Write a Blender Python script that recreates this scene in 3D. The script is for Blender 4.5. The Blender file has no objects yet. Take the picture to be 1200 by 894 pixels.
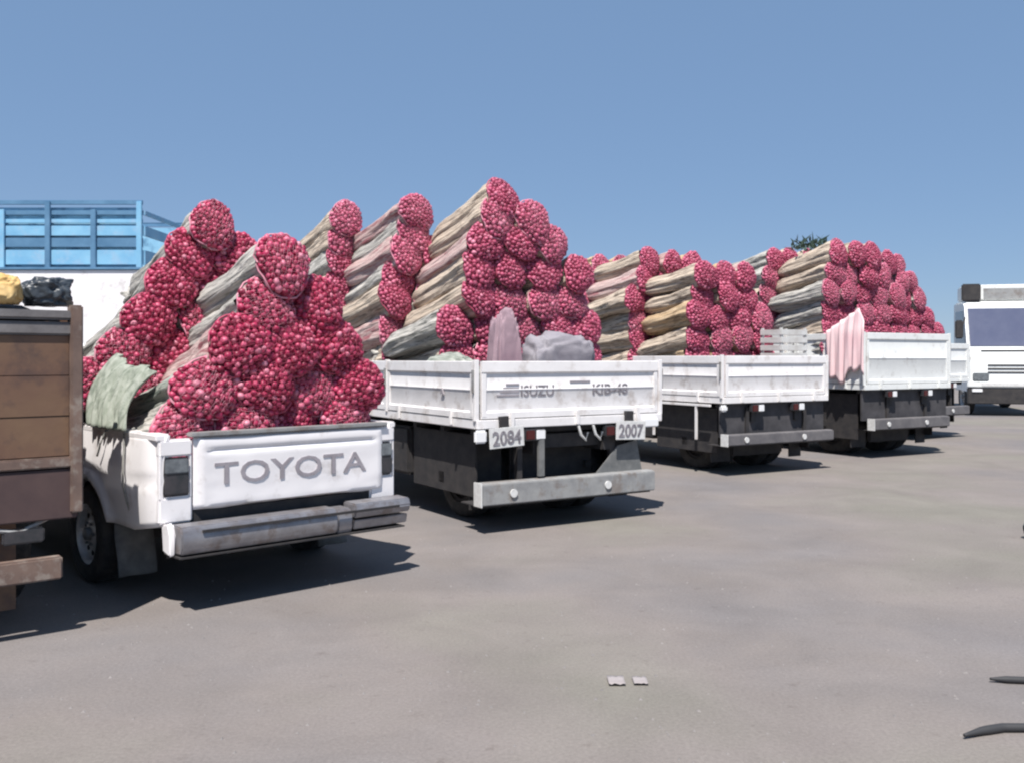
import bpy, bmesh, math, random
from mathutils import Vector, Matrix, noise
R = math.radians
random.seed(7)
scene = bpy.context.scene
col = scene.collection

# ---------------------------------------------------------------- camera
CAMH = 1.45
F = 1100.0                                  # focal length in photo pixels (1200 wide)
cd = bpy.data.cameras.new('camera'); cam = bpy.data.objects.new('camera', cd); col.objects.link(cam)
cam.location = (0, 0, CAMH); cam.rotation_euler = (R(90), 0, 0)
cd.sensor_width = 36; cd.lens = 36 * F / 1200
cd.shift_y = -27 / 1200.0                     # horizon sits at photo row 420
cd.clip_end = 2000; cd.clip_start = 0.05
scene.camera = cam

# ---------------------------------------------------------------- world and sun
TOSUN = Vector((-0.09, -0.50, 1.0)).normalized()
w = bpy.data.worlds.new('World'); scene.world = w; w.use_nodes = True
nt = w.node_tree; bg = nt.nodes['Background']
sky = nt.nodes.new('ShaderNodeTexSky'); sky.sky_type = 'NISHITA'; sky.sun_disc = False
sky.sun_elevation = math.asin(TOSUN.z)
sky.sun_rotation = math.atan2(TOSUN.x, TOSUN.y)
sky.altitude = 1500; sky.air_density = 1.0; sky.dust_density = 0.3; sky.ozone_density = 2.0
hs = nt.nodes.new('ShaderNodeHueSaturation'); hs.inputs['Saturation'].default_value = 0.98; hs.inputs['Value'].default_value = 0.9
nt.links.new(sky.outputs[0], hs.inputs['Color']); 
mxs = nt.nodes.new('ShaderNodeMix'); mxs.data_type = 'RGBA'; mxs.inputs[0].default_value = 0.74       # even hazy blue laid over the model sky
mxs.inputs[7].default_value = (1.30, 2.16, 3.62, 1); nt.links.new(hs.outputs[0], mxs.inputs[6]); nt.links.new(mxs.outputs[2], bg.inputs['Color'])
bg.inputs['Strength'].default_value = 0.1
sd = bpy.data.lights.new('sun', 'SUN'); sun = bpy.data.objects.new('sun', sd); col.objects.link(sun)
sd.energy = 4.8; sd.angle = R(0.55); sd.color = (1.0, 0.955, 0.91)
sun.rotation_euler = TOSUN.to_track_quat('Z', 'Y').to_euler()
sun.location = (0, 0, 30)
scene.view_settings.view_transform = 'Standard'; scene.view_settings.look = 'None'
scene.view_settings.exposure = 0.62; scene.view_settings.gamma = 1
scene.cycles.filter_width = 2.2

# ---------------------------------------------------------------- materials
def newmat(name, base=(0.5, 0.5, 0.5), rough=0.6, metal=0.0, var=None, vscale=6.0, detail=5, bump=0.0, bscale=60, stretch=None,
           third=None, tscale=2.0, tamt=0.5, tlo=0.5, thi=0.62, spec=0.5, coat=0.0):
    m = bpy.data.materials.new(name); m.use_nodes = True; n = m.node_tree; L = n.links
    p = n.nodes['Principled BSDF']
    p.inputs['Roughness'].default_value = rough; p.inputs['Metallic'].default_value = metal
    p.inputs['Base Color'].default_value = (*base, 1); p.inputs['Specular IOR Level'].default_value = spec
    p.inputs['Coat Weight'].default_value = coat
    tc = n.nodes.new('ShaderNodeTexCoord'); mp = n.nodes.new('ShaderNodeMapping'); L.new(tc.outputs['Object'], mp.inputs['Vector'])
    if stretch: mp.inputs['Scale'].default_value = stretch
    cur = None
    if var:
        a = n.nodes.new('ShaderNodeTexNoise'); a.inputs['Scale'].default_value = vscale; a.inputs['Detail'].default_value = detail
        a.inputs['Roughness'].default_value = 0.62
        L.new(mp.outputs[0], a.inputs['Vector'])
        r = n.nodes.new('ShaderNodeValToRGB'); r.color_ramp.elements[0].position = 0.33; r.color_ramp.elements[1].position = 0.67
        r.color_ramp.elements[0].color = (*base, 1); r.color_ramp.elements[1].color = (*var, 1)
        L.new(a.outputs['Fac'], r.inputs[0]); cur = r.outputs[0]
    if third:
        a = n.nodes.new('ShaderNodeTexNoise'); a.inputs['Scale'].default_value = tscale; a.inputs['Detail'].default_value = 6
        a.inputs['Roughness'].default_value = 0.65
        L.new(mp.outputs[0], a.inputs['Vector'])
        r = n.nodes.new('ShaderNodeValToRGB'); r.color_ramp.elements[0].position = tlo; r.color_ramp.elements[1].position = thi
        r.color_ramp.elements[0].color = (0, 0, 0, 1); r.color_ramp.elements[1].color = (tamt, tamt, tamt, 1)
        L.new(a.outputs['Fac'], r.inputs[0])
        mx = n.nodes.new('ShaderNodeMix'); mx.data_type = 'RGBA'
        L.new(r.outputs[0], mx.inputs[0])
        if cur: L.new(cur, mx.inputs[6])
        else: mx.inputs[6].default_value = (*base, 1)
        mx.inputs[7].default_value = (*third, 1); cur = mx.outputs[2]
    if cur: L.new(cur, p.inputs['Base Color'])
    if bump:
        a = n.nodes.new('ShaderNodeTexNoise'); a.inputs['Scale'].default_value = bscale; a.inputs['Detail'].default_value = 4
        L.new(mp.outputs[0], a.inputs['Vector'])
        b = n.nodes.new('ShaderNodeBump'); b.inputs['Strength'].default_value = bump; b.inputs['Distance'].default_value = 0.02
        L.new(a.outputs['Fac'], b.inputs['Height']); L.new(b.outputs[0], p.inputs['Normal'])
    return m

M = {}
M['white'] = newmat('white_paint', (0.86, 0.83, 0.82), 0.34, var=(0.80, 0.77, 0.765), vscale=2.5, third=(0.36, 0.31, 0.27), tscale=5, tamt=0.55, tlo=0.56, thi=0.74, coat=0.15, bump=0.04, bscale=7)
M['board'] = newmat('board_paint', (0.85, 0.825, 0.815), 0.45, var=(0.74, 0.715, 0.70), vscale=3.0, third=(0.33, 0.26, 0.21), tscale=5, tamt=0.75, tlo=0.53, thi=0.74, bump=0.08, bscale=9)
M['offwhite'] = newmat('offwhite_paint', (0.80, 0.81, 0.785), 0.4, var=(0.72, 0.73, 0.71), vscale=4, third=(0.3, 0.26, 0.22), tscale=6, tamt=0.5, tlo=0.55, thi=0.7)
M['steel'] = newmat('bumper_steel', (0.34, 0.33, 0.34), 0.42, 0.55, var=(0.22, 0.21, 0.22), vscale=7, third=(0.16, 0.11, 0.08), tscale=9, tamt=0.5, bump=0.1, bscale=14)
M['galv'] = newmat('dull_grey_metal', (0.33, 0.33, 0.32), 0.55, 0.1, var=(0.24, 0.24, 0.24), vscale=9, third=(0.15, 0.10, 0.07), tscale=6, tamt=0.5, bump=0.1, bscale=20)
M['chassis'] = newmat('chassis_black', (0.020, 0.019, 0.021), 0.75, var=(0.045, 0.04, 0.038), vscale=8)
M['greyunder'] = newmat('dusty_underbody', (0.055, 0.053, 0.055), 0.8, var=(0.10, 0.095, 0.095), vscale=5)
M['rubber'] = newmat('tyre_rubber', (0.018, 0.018, 0.019), 0.85, var=(0.05, 0.046, 0.042), vscale=10, bump=0.2, bscale=60)
M['flap'] = newmat('mud_flap_rubber', (0.10, 0.105, 0.105), 0.8, var=(0.18, 0.18, 0.175), vscale=9)
M['rim'] = newmat('rim_paint', (0.46, 0.45, 0.44), 0.4, 0.3, var=(0.26, 0.25, 0.24), vscale=14)
M['lamp'] = newmat('lamp_smoked', (0.025, 0.03, 0.034), 0.22, var=(0.06, 0.055, 0.06), vscale=12)
M['lampclear'] = newmat('lamp_clear', (0.20, 0.22, 0.23), 0.15, var=(0.10, 0.11, 0.12), vscale=20)
M['lampred'] = newmat('lamp_red', (0.07, 0.012, 0.012), 0.2)
M['lampwhite'] = newmat('lamp_white', (0.8, 0.8, 0.8), 0.2)
M['glass'] = newmat('dark_window', (0.035, 0.045, 0.06), 0.06, spec=0.8)
M['bus_glass'] = newmat('windscreen_tint', (0.09, 0.10, 0.16), 0.12, var=(0.12, 0.13, 0.19), vscale=1.5, spec=0.7)
M['letter'] = newmat('letter_grey', (0.26, 0.235, 0.25), 0.5, var=(0.36, 0.33, 0.35), vscale=12)
M['letter_dark'] = newmat('letter_dark', (0.10, 0.09, 0.10), 0.6, var=(0.3, 0.28, 0.3), vscale=30)
M['plate'] = newmat('plate_white', (0.72, 0.72, 0.70), 0.5, var=(0.55, 0.54, 0.52), vscale=25)
M['rust'] = newmat('brown_paint', (0.135, 0.070, 0.048), 0.62, var=(0.175, 0.105, 0.060), vscale=1.6, third=(0.075, 0.047, 0.04), tscale=4, tamt=0.7, bump=0.1, bscale=12)
M['rust_rail'] = newmat('worn_brown_rail', (0.20, 0.135, 0.105), 0.6, var=(0.12, 0.08, 0.065), vscale=6, third=(0.3, 0.26, 0.22), tscale=10, tamt=0.6)
M['rust_dark'] = newmat('dark_brown_skirt', (0.060, 0.036, 0.036), 0.7, var=(0.09, 0.055, 0.05), vscale=4)
M['tarp_grey'] = newmat('grey_tarp', (0.20, 0.19, 0.19), 0.8, var=(0.11, 0.10, 0.10), vscale=4, bump=0.3, bscale=8)
M['blue_slat'] = newmat('blue_paint', (0.16, 0.38, 0.58), 0.5, var=(0.26, 0.52, 0.70), vscale=2.0, third=(0.3, 0.45, 0.6), tscale=5, tamt=0.6)
M['blue_dark'] = newmat('dark_blue_paint', (0.07, 0.17, 0.29), 0.5, var=(0.12, 0.25, 0.39), vscale=3)
M['blue_tarp'] = newmat('blue_sheet', (0.22, 0.45, 0.62), 0.6, var=(0.32, 0.58, 0.73), vscale=1.6, third=(0.06, 0.17, 0.30), tscale=2.2, tamt=0.8, bump=0.3, bscale=4)
M['cord'] = newmat('net_cord_pink', (0.40, 0.07, 0.12), 0.6)
M['cord_pale'] = newmat('net_cord_pale', (0.56, 0.24, 0.30), 0.6)
M['rope'] = newmat('rope_grey', (0.16, 0.16, 0.15), 0.9, var=(0.3, 0.29, 0.26), vscale=60)
M['greenrope'] = newmat('green_strap', (0.13, 0.19, 0.14), 0.8, var=(0.26, 0.32, 0.25), vscale=12)
def cloth_mat(nm, a, b, c):
    return newmat(nm, a, 0.9, var=b, vscale=5, stretch=(9, 0.7, 9), detail=7, third=c, tscale=3.6, tamt=0.75, tlo=0.5, thi=0.62, bump=0.7, bscale=9, spec=0.2)  # streaks put pale highlights and dark shadow bands into the cloth colour
M['cloth_grey'] = cloth_mat('sack_weave_grey', (0.27, 0.26, 0.235), (0.58, 0.55, 0.50), (0.07, 0.075, 0.065))
M['cloth_green'] = cloth_mat('sack_weave_greenish', (0.20, 0.225, 0.19), (0.42, 0.43, 0.385), (0.05, 0.075, 0.06))
M['cloth_pink'] = cloth_mat('sack_weave_pinkish', (0.38, 0.25, 0.235), (0.58, 0.46, 0.42), (0.26, 0.05, 0.075))
M['cloth_beige'] = cloth_mat('sack_weave_beige', (0.36, 0.29, 0.225), (0.64, 0.54, 0.43), (0.11, 0.08, 0.065))
M['cloth_tan'] = cloth_mat('sack_weave_tan', (0.44, 0.30, 0.17), (0.58, 0.45, 0.30), (0.14, 0.09, 0.055))
M['pink_bag'] = newmat('pinkish_grey_bag', (0.26, 0.17, 0.20), 0.85, var=(0.34, 0.24, 0.27), vscale=3, bump=0.4, bscale=6)
M['grey_bag'] = newmat('grey_bag', (0.17, 0.155, 0.18), 0.8, var=(0.28, 0.265, 0.285), vscale=3, bump=0.4, bscale=6)
M['black_bag'] = newmat('black_plastic', (0.02, 0.025, 0.032), 0.4, var=(0.05, 0.06, 0.07), vscale=6, bump=0.4, bscale=12)
M['yellow_bag'] = newmat('yellow_bag', (0.50, 0.30, 0.09), 0.7, var=(0.62, 0.44, 0.2), vscale=5, bump=0.3, bscale=8)
M['pink_cloth'] = newmat('pale_pink_sheet', (0.78, 0.52, 0.54), 0.8, var=(0.82, 0.62, 0.62), vscale=3)
M['crate'] = newmat('white_crate_plastic', (0.66, 0.66, 0.64), 0.5, var=(0.5, 0.48, 0.45), vscale=6)
M['leaf'] = newmat('leaf_dark', (0.035, 0.065, 0.05), 0.6, var=(0.06, 0.10, 0.07), vscale=15)
M['strip_black'] = newmat('black_strip', (0.03, 0.03, 0.032), 0.7)
M['paper'] = newmat('dusty_paper', (0.32, 0.29, 0.285), 0.9, var=(0.27, 0.24, 0.235), vscale=10)
M['rim_bright'] = newmat('silver_rim', (0.66, 0.65, 0.64), 0.35, 0.2, var=(0.45, 0.44, 0.43), vscale=16)
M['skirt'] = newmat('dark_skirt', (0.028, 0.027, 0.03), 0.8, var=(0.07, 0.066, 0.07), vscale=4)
M['cloth_drape'] = newmat('draped_weave', (0.20, 0.225, 0.18), 0.9, var=(0.34, 0.36, 0.31), vscale=4, stretch=(6, 9, .7), third=(0.10, 0.12, 0.095), tscale=3, tamt=0.6, spec=0.2)
M['grit'] = newmat('grit', (0.15, 0.14, 0.135), 0.9, var=(0.24, 0.22, 0.21), vscale=3)
M['bar_grey'] = newmat('dark_grey_bar', (0.10, 0.095, 0.10), 0.6, var=(0.16, 0.15, 0.15), vscale=6)
M['hub'] = newmat('hub_grey', (0.2, 0.2, 0.2), 0.5, 0.3)

# onions: one material, each bulb its own tone
m = bpy.data.materials.new('red_onion_skin'); m.use_nodes = True; n = m.node_tree; L = n.links; p = n.nodes['Principled BSDF']
ge = n.nodes.new('ShaderNodeNewGeometry'); rp = n.nodes.new('ShaderNodeValToRGB'); cr = rp.color_ramp
cr.elements[0].position = 0.0; cr.elements[0].color = (0.16, 0.007, 0.028, 1)
cr.elements[1].position = 1.0; cr.elements[1].color = (0.62, 0.24, 0.31, 1)
for po, c in ((0.25, (0.30, 0.017, 0.058)), (0.60, (0.42, 0.034, 0.095)), (0.85, (0.52, 0.08, 0.155)), (0.95, (0.60, 0.18, 0.26))):
    e = cr.elements.new(po); e.color = (*c, 1)
oi = n.nodes.new('ShaderNodeObjectInfo'); ad = n.nodes.new('ShaderNodeMath'); ad.operation = 'ADD'
fr = n.nodes.new('ShaderNodeMath'); fr.operation = 'FRACT'
L.new(ge.outputs['Random Per Island'], ad.inputs[0]); L.new(oi.outputs['Random'], ad.inputs[1]); L.new(ad.outputs[0], fr.inputs[0])
L.new(fr.outputs[0], rp.inputs[0])
tc = n.nodes.new('ShaderNodeTexCoord'); no = n.nodes.new('ShaderNodeTexNoise'); no.inputs['Scale'].default_value = 28
no.inputs['Detail'].default_value = 3; L.new(tc.outputs['Object'], no.inputs['Vector'])
r2 = n.nodes.new('ShaderNodeValToRGB'); r2.color_ramp.elements[0].position = 0.55; r2.color_ramp.elements[1].position = 0.72
r2.color_ramp.elements[0].color = (0, 0, 0, 1); r2.color_ramp.elements[1].color = (0.42, 0.42, 0.42, 1); L.new(no.outputs['Fac'], r2.inputs[0])  # pale noise patches paint a sheen onto the skins
mx = n.nodes.new('ShaderNodeMix'); mx.data_type = 'RGBA'; L.new(r2.outputs[0], mx.inputs[0]); L.new(rp.outputs[0], mx.inputs[6])
mx.inputs[7].default_value = (0.66, 0.27, 0.34, 1); L.new(mx.outputs[2], p.inputs['Base Color'])
p.inputs['Roughness'].default_value = 0.42; p.inputs['Specular IOR Level'].default_value = 0.4
M['onion'] = m
m2 = m.copy(); m2.name = 'pale_onion_skin'; M['onion_pink'] = m2                       # the rear trucks carry a paler pink lot
for q_ in m2.node_tree.nodes:
    if q_.type == 'VALTORGB' and len(q_.color_ramp.elements) > 3:
        for e in q_.color_ramp.elements:
            e.color = tuple(e.color[i] * .72 + (0.58, 0.20, 0.31)[i] * .28 for i in range(3)) + (1,)

# ground: pale dusty concrete / packed earth
m = bpy.data.materials.new('dusty_ground'); m.use_nodes = True; n = m.node_tree; L = n.links; p = n.nodes['Principled BSDF']
tc = n.nodes.new('ShaderNodeTexCoord')
def nz(s, d, ro=0.6, dist=0.0):
    a = n.nodes.new('ShaderNodeTexNoise'); a.inputs['Scale'].default_value = s; a.inputs['Detail'].default_value = d
    a.inputs['Roughness'].default_value = ro; a.inputs['Distortion'].default_value = dist; L.new(tc.outputs['Object'], a.inputs['Vector']); return a
def ramp(src, pts):
    r = n.nodes.new('ShaderNodeValToRGB'); els = r.color_ramp.elements
    els[0].position, els[1].position = pts[0][0], pts[-1][0]; els[0].color = (*pts[0][1], 1); els[1].color = (*pts[-1][1], 1)
    for q, c in pts[1:-1]:
        e = els.new(q); e.color = (*c, 1)
    L.new(src, r.inputs[0]); return r.outputs[0]
def mixc(f, a, b, mode='MIX'):
    x = n.nodes.new('ShaderNodeMix'); x.data_type = 'RGBA'; x.blend_type = mode
    for s, k in ((f, 0), (a, 6), (b, 7)):
        if hasattr(s, 'is_linked'): L.new(s, x.inputs[k])
        elif k == 0: x.inputs[0].default_value = s
        else: x.inputs[k].default_value = (*s, 1)
    return x.outputs[2]
big = ramp(nz(0.35, 5, 0.5).outputs['Fac'], [(0.36, (0.170, 0.160, 0.158)), (0.5, (0.196, 0.176, 0.163)), (0.64, (0.190, 0.180, 0.155))])
mid = ramp(nz(1.3, 6, 0.62, 0.6).outputs['Fac'], [(0.3, (0.88, 0.87, 0.87)), (0.7, (1.08, 1.07, 1.07))])
fine = ramp(nz(60, 9, 0.8).outputs['Fac'], [(0.25, (0.72, 0.72, 0.72)), (0.75, (1.24, 1.24, 1.24))])
spots = ramp(nz(9, 5, 0.6).outputs['Fac'], [(0.62, (1, 1, 1)), (0.76, (0.78, 0.76, 0.75))])
mpt = n.nodes.new('ShaderNodeMapping'); mpt.inputs['Rotation'].default_value = (0, 0, R(-52)); mpt.inputs['Scale'].default_value = (.15, 1.7, 1); L.new(tc.outputs['Object'], mpt.inputs['Vector'])
trn = n.nodes.new('ShaderNodeTexNoise'); trn.inputs['Scale'].default_value = 1.0; trn.inputs['Detail'].default_value = 7; trn.inputs['Distortion'].default_value = .3; L.new(mpt.outputs[0], trn.inputs['Vector'])
tracks = ramp(trn.outputs['Fac'], [(0.36, (0.965, 0.965, 0.965)), (0.66, (1.035, 1.03, 1.03))])
big = mixc(1.0, big, tracks, 'MULTIPLY')
c = mixc(1.0, mixc(1.0, mixc(1.0, big, mid, 'MULTIPLY'), fine, 'MULTIPLY'), spots, 'MULTIPLY')
L.new(c, p.inputs['Base Color']); p.inputs['Roughness'].default_value = 0.92; p.inputs['Specular IOR Level'].default_value = 0.2
b = n.nodes.new('ShaderNodeBump'); b.inputs['Strength'].default_value = 0.35; b.inputs['Distance'].default_value = 0.01
L.new(nz(38, 8, 0.7).outputs['Fac'], b.inputs['Height']); L.new(b.outputs[0], p.inputs['Normal'])
M['ground'] = m

# ---------------------------------------------------------------- mesh helpers
class MB:
    def __init__(s): s.v = []; s.f = []
    def add(s, vs, fs):
        o = len(s.v); s.v += [tuple(x) for x in vs]; s.f += [tuple(i + o for i in f) for f in fs]; return s
    def box(s, x0, x1, y0, y1, z0, z1, b=0.0):
        if b <= 0:
            vs = [(x, y, z) for x in (x0, x1) for y in (y0, y1) for z in (z0, z1)]
            return s.add(vs, [(0, 1, 3, 2), (4, 6, 7, 5), (0, 4, 5, 1), (2, 3, 7, 6), (0, 2, 6, 4), (1, 5, 7, 3)])
        bm = bmesh.new(); bmesh.ops.create_cube(bm, size=1)
        for v in bm.verts:
            v.co = Vector((x0 + (v.co.x + .5) * (x1 - x0), y0 + (v.co.y + .5) * (y1 - y0), z0 + (v.co.z + .5) * (z1 - z0)))
        bmesh.ops.bevel(bm, geom=bm.edges[:], offset=b, segments=2, affect='EDGES')
        return s.bm(bm)
    def bm(s, bm):
        bm.verts.index_update()
        s.add([v.co[:] for v in bm.verts], [[v.index for v in f.verts] for f in bm.faces]); bm.free(); return s
    def prism(s, pts, axis, a, b, bev=0.0):
        """pts: 2-D outline; axis 'x': pts are (y, z), extruded x from a to b; 'y': pts (x, z); 'z': pts (x, y)"""
        bm = bmesh.new()
        def P(q, d):
            return (d, q[0], q[1]) if axis == 'x' else ((q[0], d, q[1]) if axis == 'y' else (q[0], q[1], d))
        v0 = [bm.verts.new(P(q, a)) for q in pts]; v1 = [bm.verts.new(P(q, b)) for q in pts]
        k = len(pts); bm.faces.new(v0); bm.faces.new(v1[::-1])
        for i in range(k): bm.faces.new((v0[i], v1[i], v1[(i + 1) % k], v0[(i + 1) % k]))
        bmesh.ops.recalc_face_normals(bm, faces=bm.faces[:])
        if bev: bmesh.ops.bevel(bm, geom=bm.edges[:], offset=bev, segments=2, affect='EDGES', clamp_overlap=True)
        return s.bm(bm)
    def tube(s, pts, r, k=6, cap=True):
        pts = [Vector(q) for q in pts]; rings = []
        for i, q in enumerate(pts):
            d = (pts[min(i + 1, len(pts) - 1)] - pts[max(i - 1, 0)]).normalized()
            u = d.cross(Vector((0, 0, 1)) if abs(d.z) < 0.9 else Vector((1, 0, 0))).normalized(); v = d.cross(u)
            rr = r[i] if isinstance(r, (list, tuple)) else r
            rings.append([q + (u * math.cos(2 * math.pi * j / k) + v * math.sin(2 * math.pi * j / k)) * rr for j in range(k)])
        vs = [x for ring in rings for x in ring]; fs = []
        for i in range(len(pts) - 1):
            for j in range(k): fs.append((i * k + j, i * k + (j + 1) % k, (i + 1) * k + (j + 1) % k, (i + 1) * k + j))
        if cap: fs += [tuple(range(k))[::-1], tuple((len(pts) - 1) * k + j for j in range(k))]
        return s.add(vs, fs)
    def lathe(s, prof, c, axis='x', k=32, ang0=0):
        """prof: list of (axial, radius); axis x through centre c"""
        vs = []; fs = []
        for a, r in prof:
            for j in range(k):
                t = 2 * math.pi * j / k
                y, z = r * math.cos(t), r * math.sin(t)
                vs.append((c[0] + a, c[1] + y, c[2] + z) if axis == 'x' else ((c[0] + y, c[1] + a, c[2] + z) if axis == 'y' else (c[0] + y, c[1] + z, c[2] + a)))
        for i in range(len(prof) - 1):
            for j in range(k): fs.append((i * k + j, i * k + (j + 1) % k, (i + 1) * k + (j + 1) % k, (i + 1) * k + j))
        return s.add(vs, fs)
    def mesh(s, name, mat, smooth=None):
        me = bpy.data.meshes.new(name); me.from_pydata(s.v, [], s.f); me.validate()
        bm = bmesh.new(); bm.from_mesh(me); bmesh.ops.recalc_face_normals(bm, faces=bm.faces[:])
        bm.to_mesh(me); bm.free()
        if mat: me.materials.append(M[mat])
        if smooth is not None:
            for q in me.polygons: q.use_smooth = True
            if smooth < 180: me.set_sharp_from_angle(angle=R(smooth))
        return me
    def obj(s, name, mat, parent=None, smooth=35):
        return link(name, s.mesh(name, mat, smooth), parent)

def link(name, me, parent=None):
    o = bpy.data.objects.new(name, me); col.objects.link(o)
    if parent: o.parent = parent
    return o
def tag(o, label=None, cat=None, group=None, kind=None):
    for k, v in (('label', label), ('category', cat), ('group', group), ('kind', kind)):
        if v: o[k] = v
    return o
def empty(name, loc, th=0.0):
    o = bpy.data.objects.new(name, None); o.empty_display_size = 0.2; col.objects.link(o)
    o.location = loc; o.rotation_euler = (0, 0, th); return o
def copyto(o, loc, parent, rot=None):
    c = o.copy(); col.objects.link(c); c.location = loc; c.parent = parent
    if rot: c.rotation_euler = rot
    return c
def copy_tree(o, loc, parent, rot=None):
    c = copyto(o, loc, parent, rot)
    for ch in [q for q in bpy.data.objects if q.parent == o]:
        d = ch.copy(); col.objects.link(d); d.parent = c
    return c
def text(name, s, size, mat, parent, loc, width=None, depth=0.004, bold=0.0):
    cu = bpy.data.curves.new(name, 'FONT'); cu.body = s; cu.size = size; cu.extrude = depth; cu.offset = bold
    cu.align_x = 'LEFT'; cu.resolution_u = 3
    t = bpy.data.objects.new('t', cu); col.objects.link(t); bpy.context.view_layer.update()
    me = bpy.data.meshes.new_from_object(t.evaluated_get(bpy.context.evaluated_depsgraph_get())); bpy.data.objects.remove(t)
    xs = [v.co.x for v in me.vertices]; x0, x1 = min(xs), max(xs); k = (width / (x1 - x0)) if width else 1.0
    for v in me.vertices: v.co = Vector(((v.co.x - x0) * k, v.co.z * -1, v.co.y))
    me.materials.clear(); me.materials.append(M[mat])
    o = link(name, me, parent); o.location = loc; return o
def fbm(v, s=1.0):
    v = Vector(v) * s
    return noise.noise(v) + 0.5 * noise.noise(v * 2.1) + 0.25 * noise.noise(v * 4.3)
def world_of(root, u, t, z=0.0):
    th = root.rotation_euler.z
    return Vector((root.location.x + u * math.cos(th) - t * math.sin(th), root.location.y + u * math.sin(th) + t * math.cos(th), z))
def at(px, py, Z):                                  # photo pixel and distance -> point, for laying out only
    return Vector(((px - 600) / F * Z, Z, CAMH - (py - 420) / F * Z))

# ---------------------------------------------------------------- the ground
g = MB(); S = 600; NN = 30
bmg = bmesh.new(); bmesh.ops.create_grid(bmg, x_segments=NN, y_segments=NN, size=S); g.bm(bmg)
tag(g.obj('ground', 'ground', smooth=None), kind='structure')

# ---------------------------------------------------------------- wheels
def make_wheel(r, wd, parent, loc, side=-1, dual=False, mesh_from=None, rimmat='rim'):
    """side -1: outer face towards local -x"""
    if mesh_from: return copy_tree(mesh_from, loc, parent, (0, 0, 0 if side < 0 else math.pi))
    root = empty('wheel', loc); root.parent = parent
    ri = r * 0.64; W = wd
    tb = MB(); prof = [(W * .12, ri * .97), (0.0, ri), (-0.004, ri + (r - ri) * .3), (0.0, ri + (r - ri) * .75), (W * .1, r * .985), (W * .18, r), (W * .82, r), (W * .9, r * .985), (W, ri + (r - ri) * .6), (W * .98, ri), (W * .9, ri * .97), (W * .12, ri * .97)]
    tb.lathe(prof, (0, 0, 0), k=40)
    for j in range(40):                              # tread blocks
        a = 2 * math.pi * j / 40
        for q, off in ((0.2, 0), (0.52, 0.08)):
            y, z = math.cos(a + off), math.sin(a + off); ty, tz = -z, y; h = r * 0.035
            vs = []
            for xx in (W * q, W * (q + .26)):
                for dt in (-h, h):
                    for rr in (r * .99, r * 1.012): vs.append((xx, y * rr + ty * dt, z * rr + tz * dt))
            tb.add(vs, [(0, 1, 3, 2), (4, 6, 7, 5), (0, 4, 5, 1), (2, 3, 7, 6), (1, 5, 7, 3)])
    tb.obj('tyre', 'rubber', root, 40)
    rb = MB(); rb.lathe([(W * .16, ri * .99), (0.01, ri * .97), (0.02, ri * .88), (W * .25, ri * .83), (W * .30, ri * .72), (W * .2, ri * .5), (W * .14, ri * .34), (W * .14, 0.001)], (0, 0, 0), k=36)
    rb.obj('rim', rimmat, root, 40)
    hb = MB()
    hb.lathe([(W * .14, ri * .22), (W * .0, ri * .2), (-W * .04, ri * .12), (-W * .04, 0.001)], (0, 0, 0), k=16)
    for j in range(6):
        a = 2 * math.pi * j / 6; hb.lathe([(W * .15, ri * .05), (W * .07, ri * .05), (W * .07, 0.001)], (0, ri * .36 * math.cos(a), ri * .36 * math.sin(a)), k=6)
    hb.obj('hub', 'hub', root, 40)
    ho = MB()
    for j in range(10):
        a = 2 * math.pi * (j + .5) / 10; cy, cz = ri * .64 * math.cos(a), ri * .64 * math.sin(a)
        ho.lathe([(W * .245, ri * .085), (W * .215, ri * .085), (W * .215, 0.001)], (0, cy, cz), k=8)
    ho.obj('vent_holes', 'chassis', root, 40)['kind'] = 'stuff'
    if side > 0: root.rotation_euler = (0, 0, math.pi)
    return root

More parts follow.
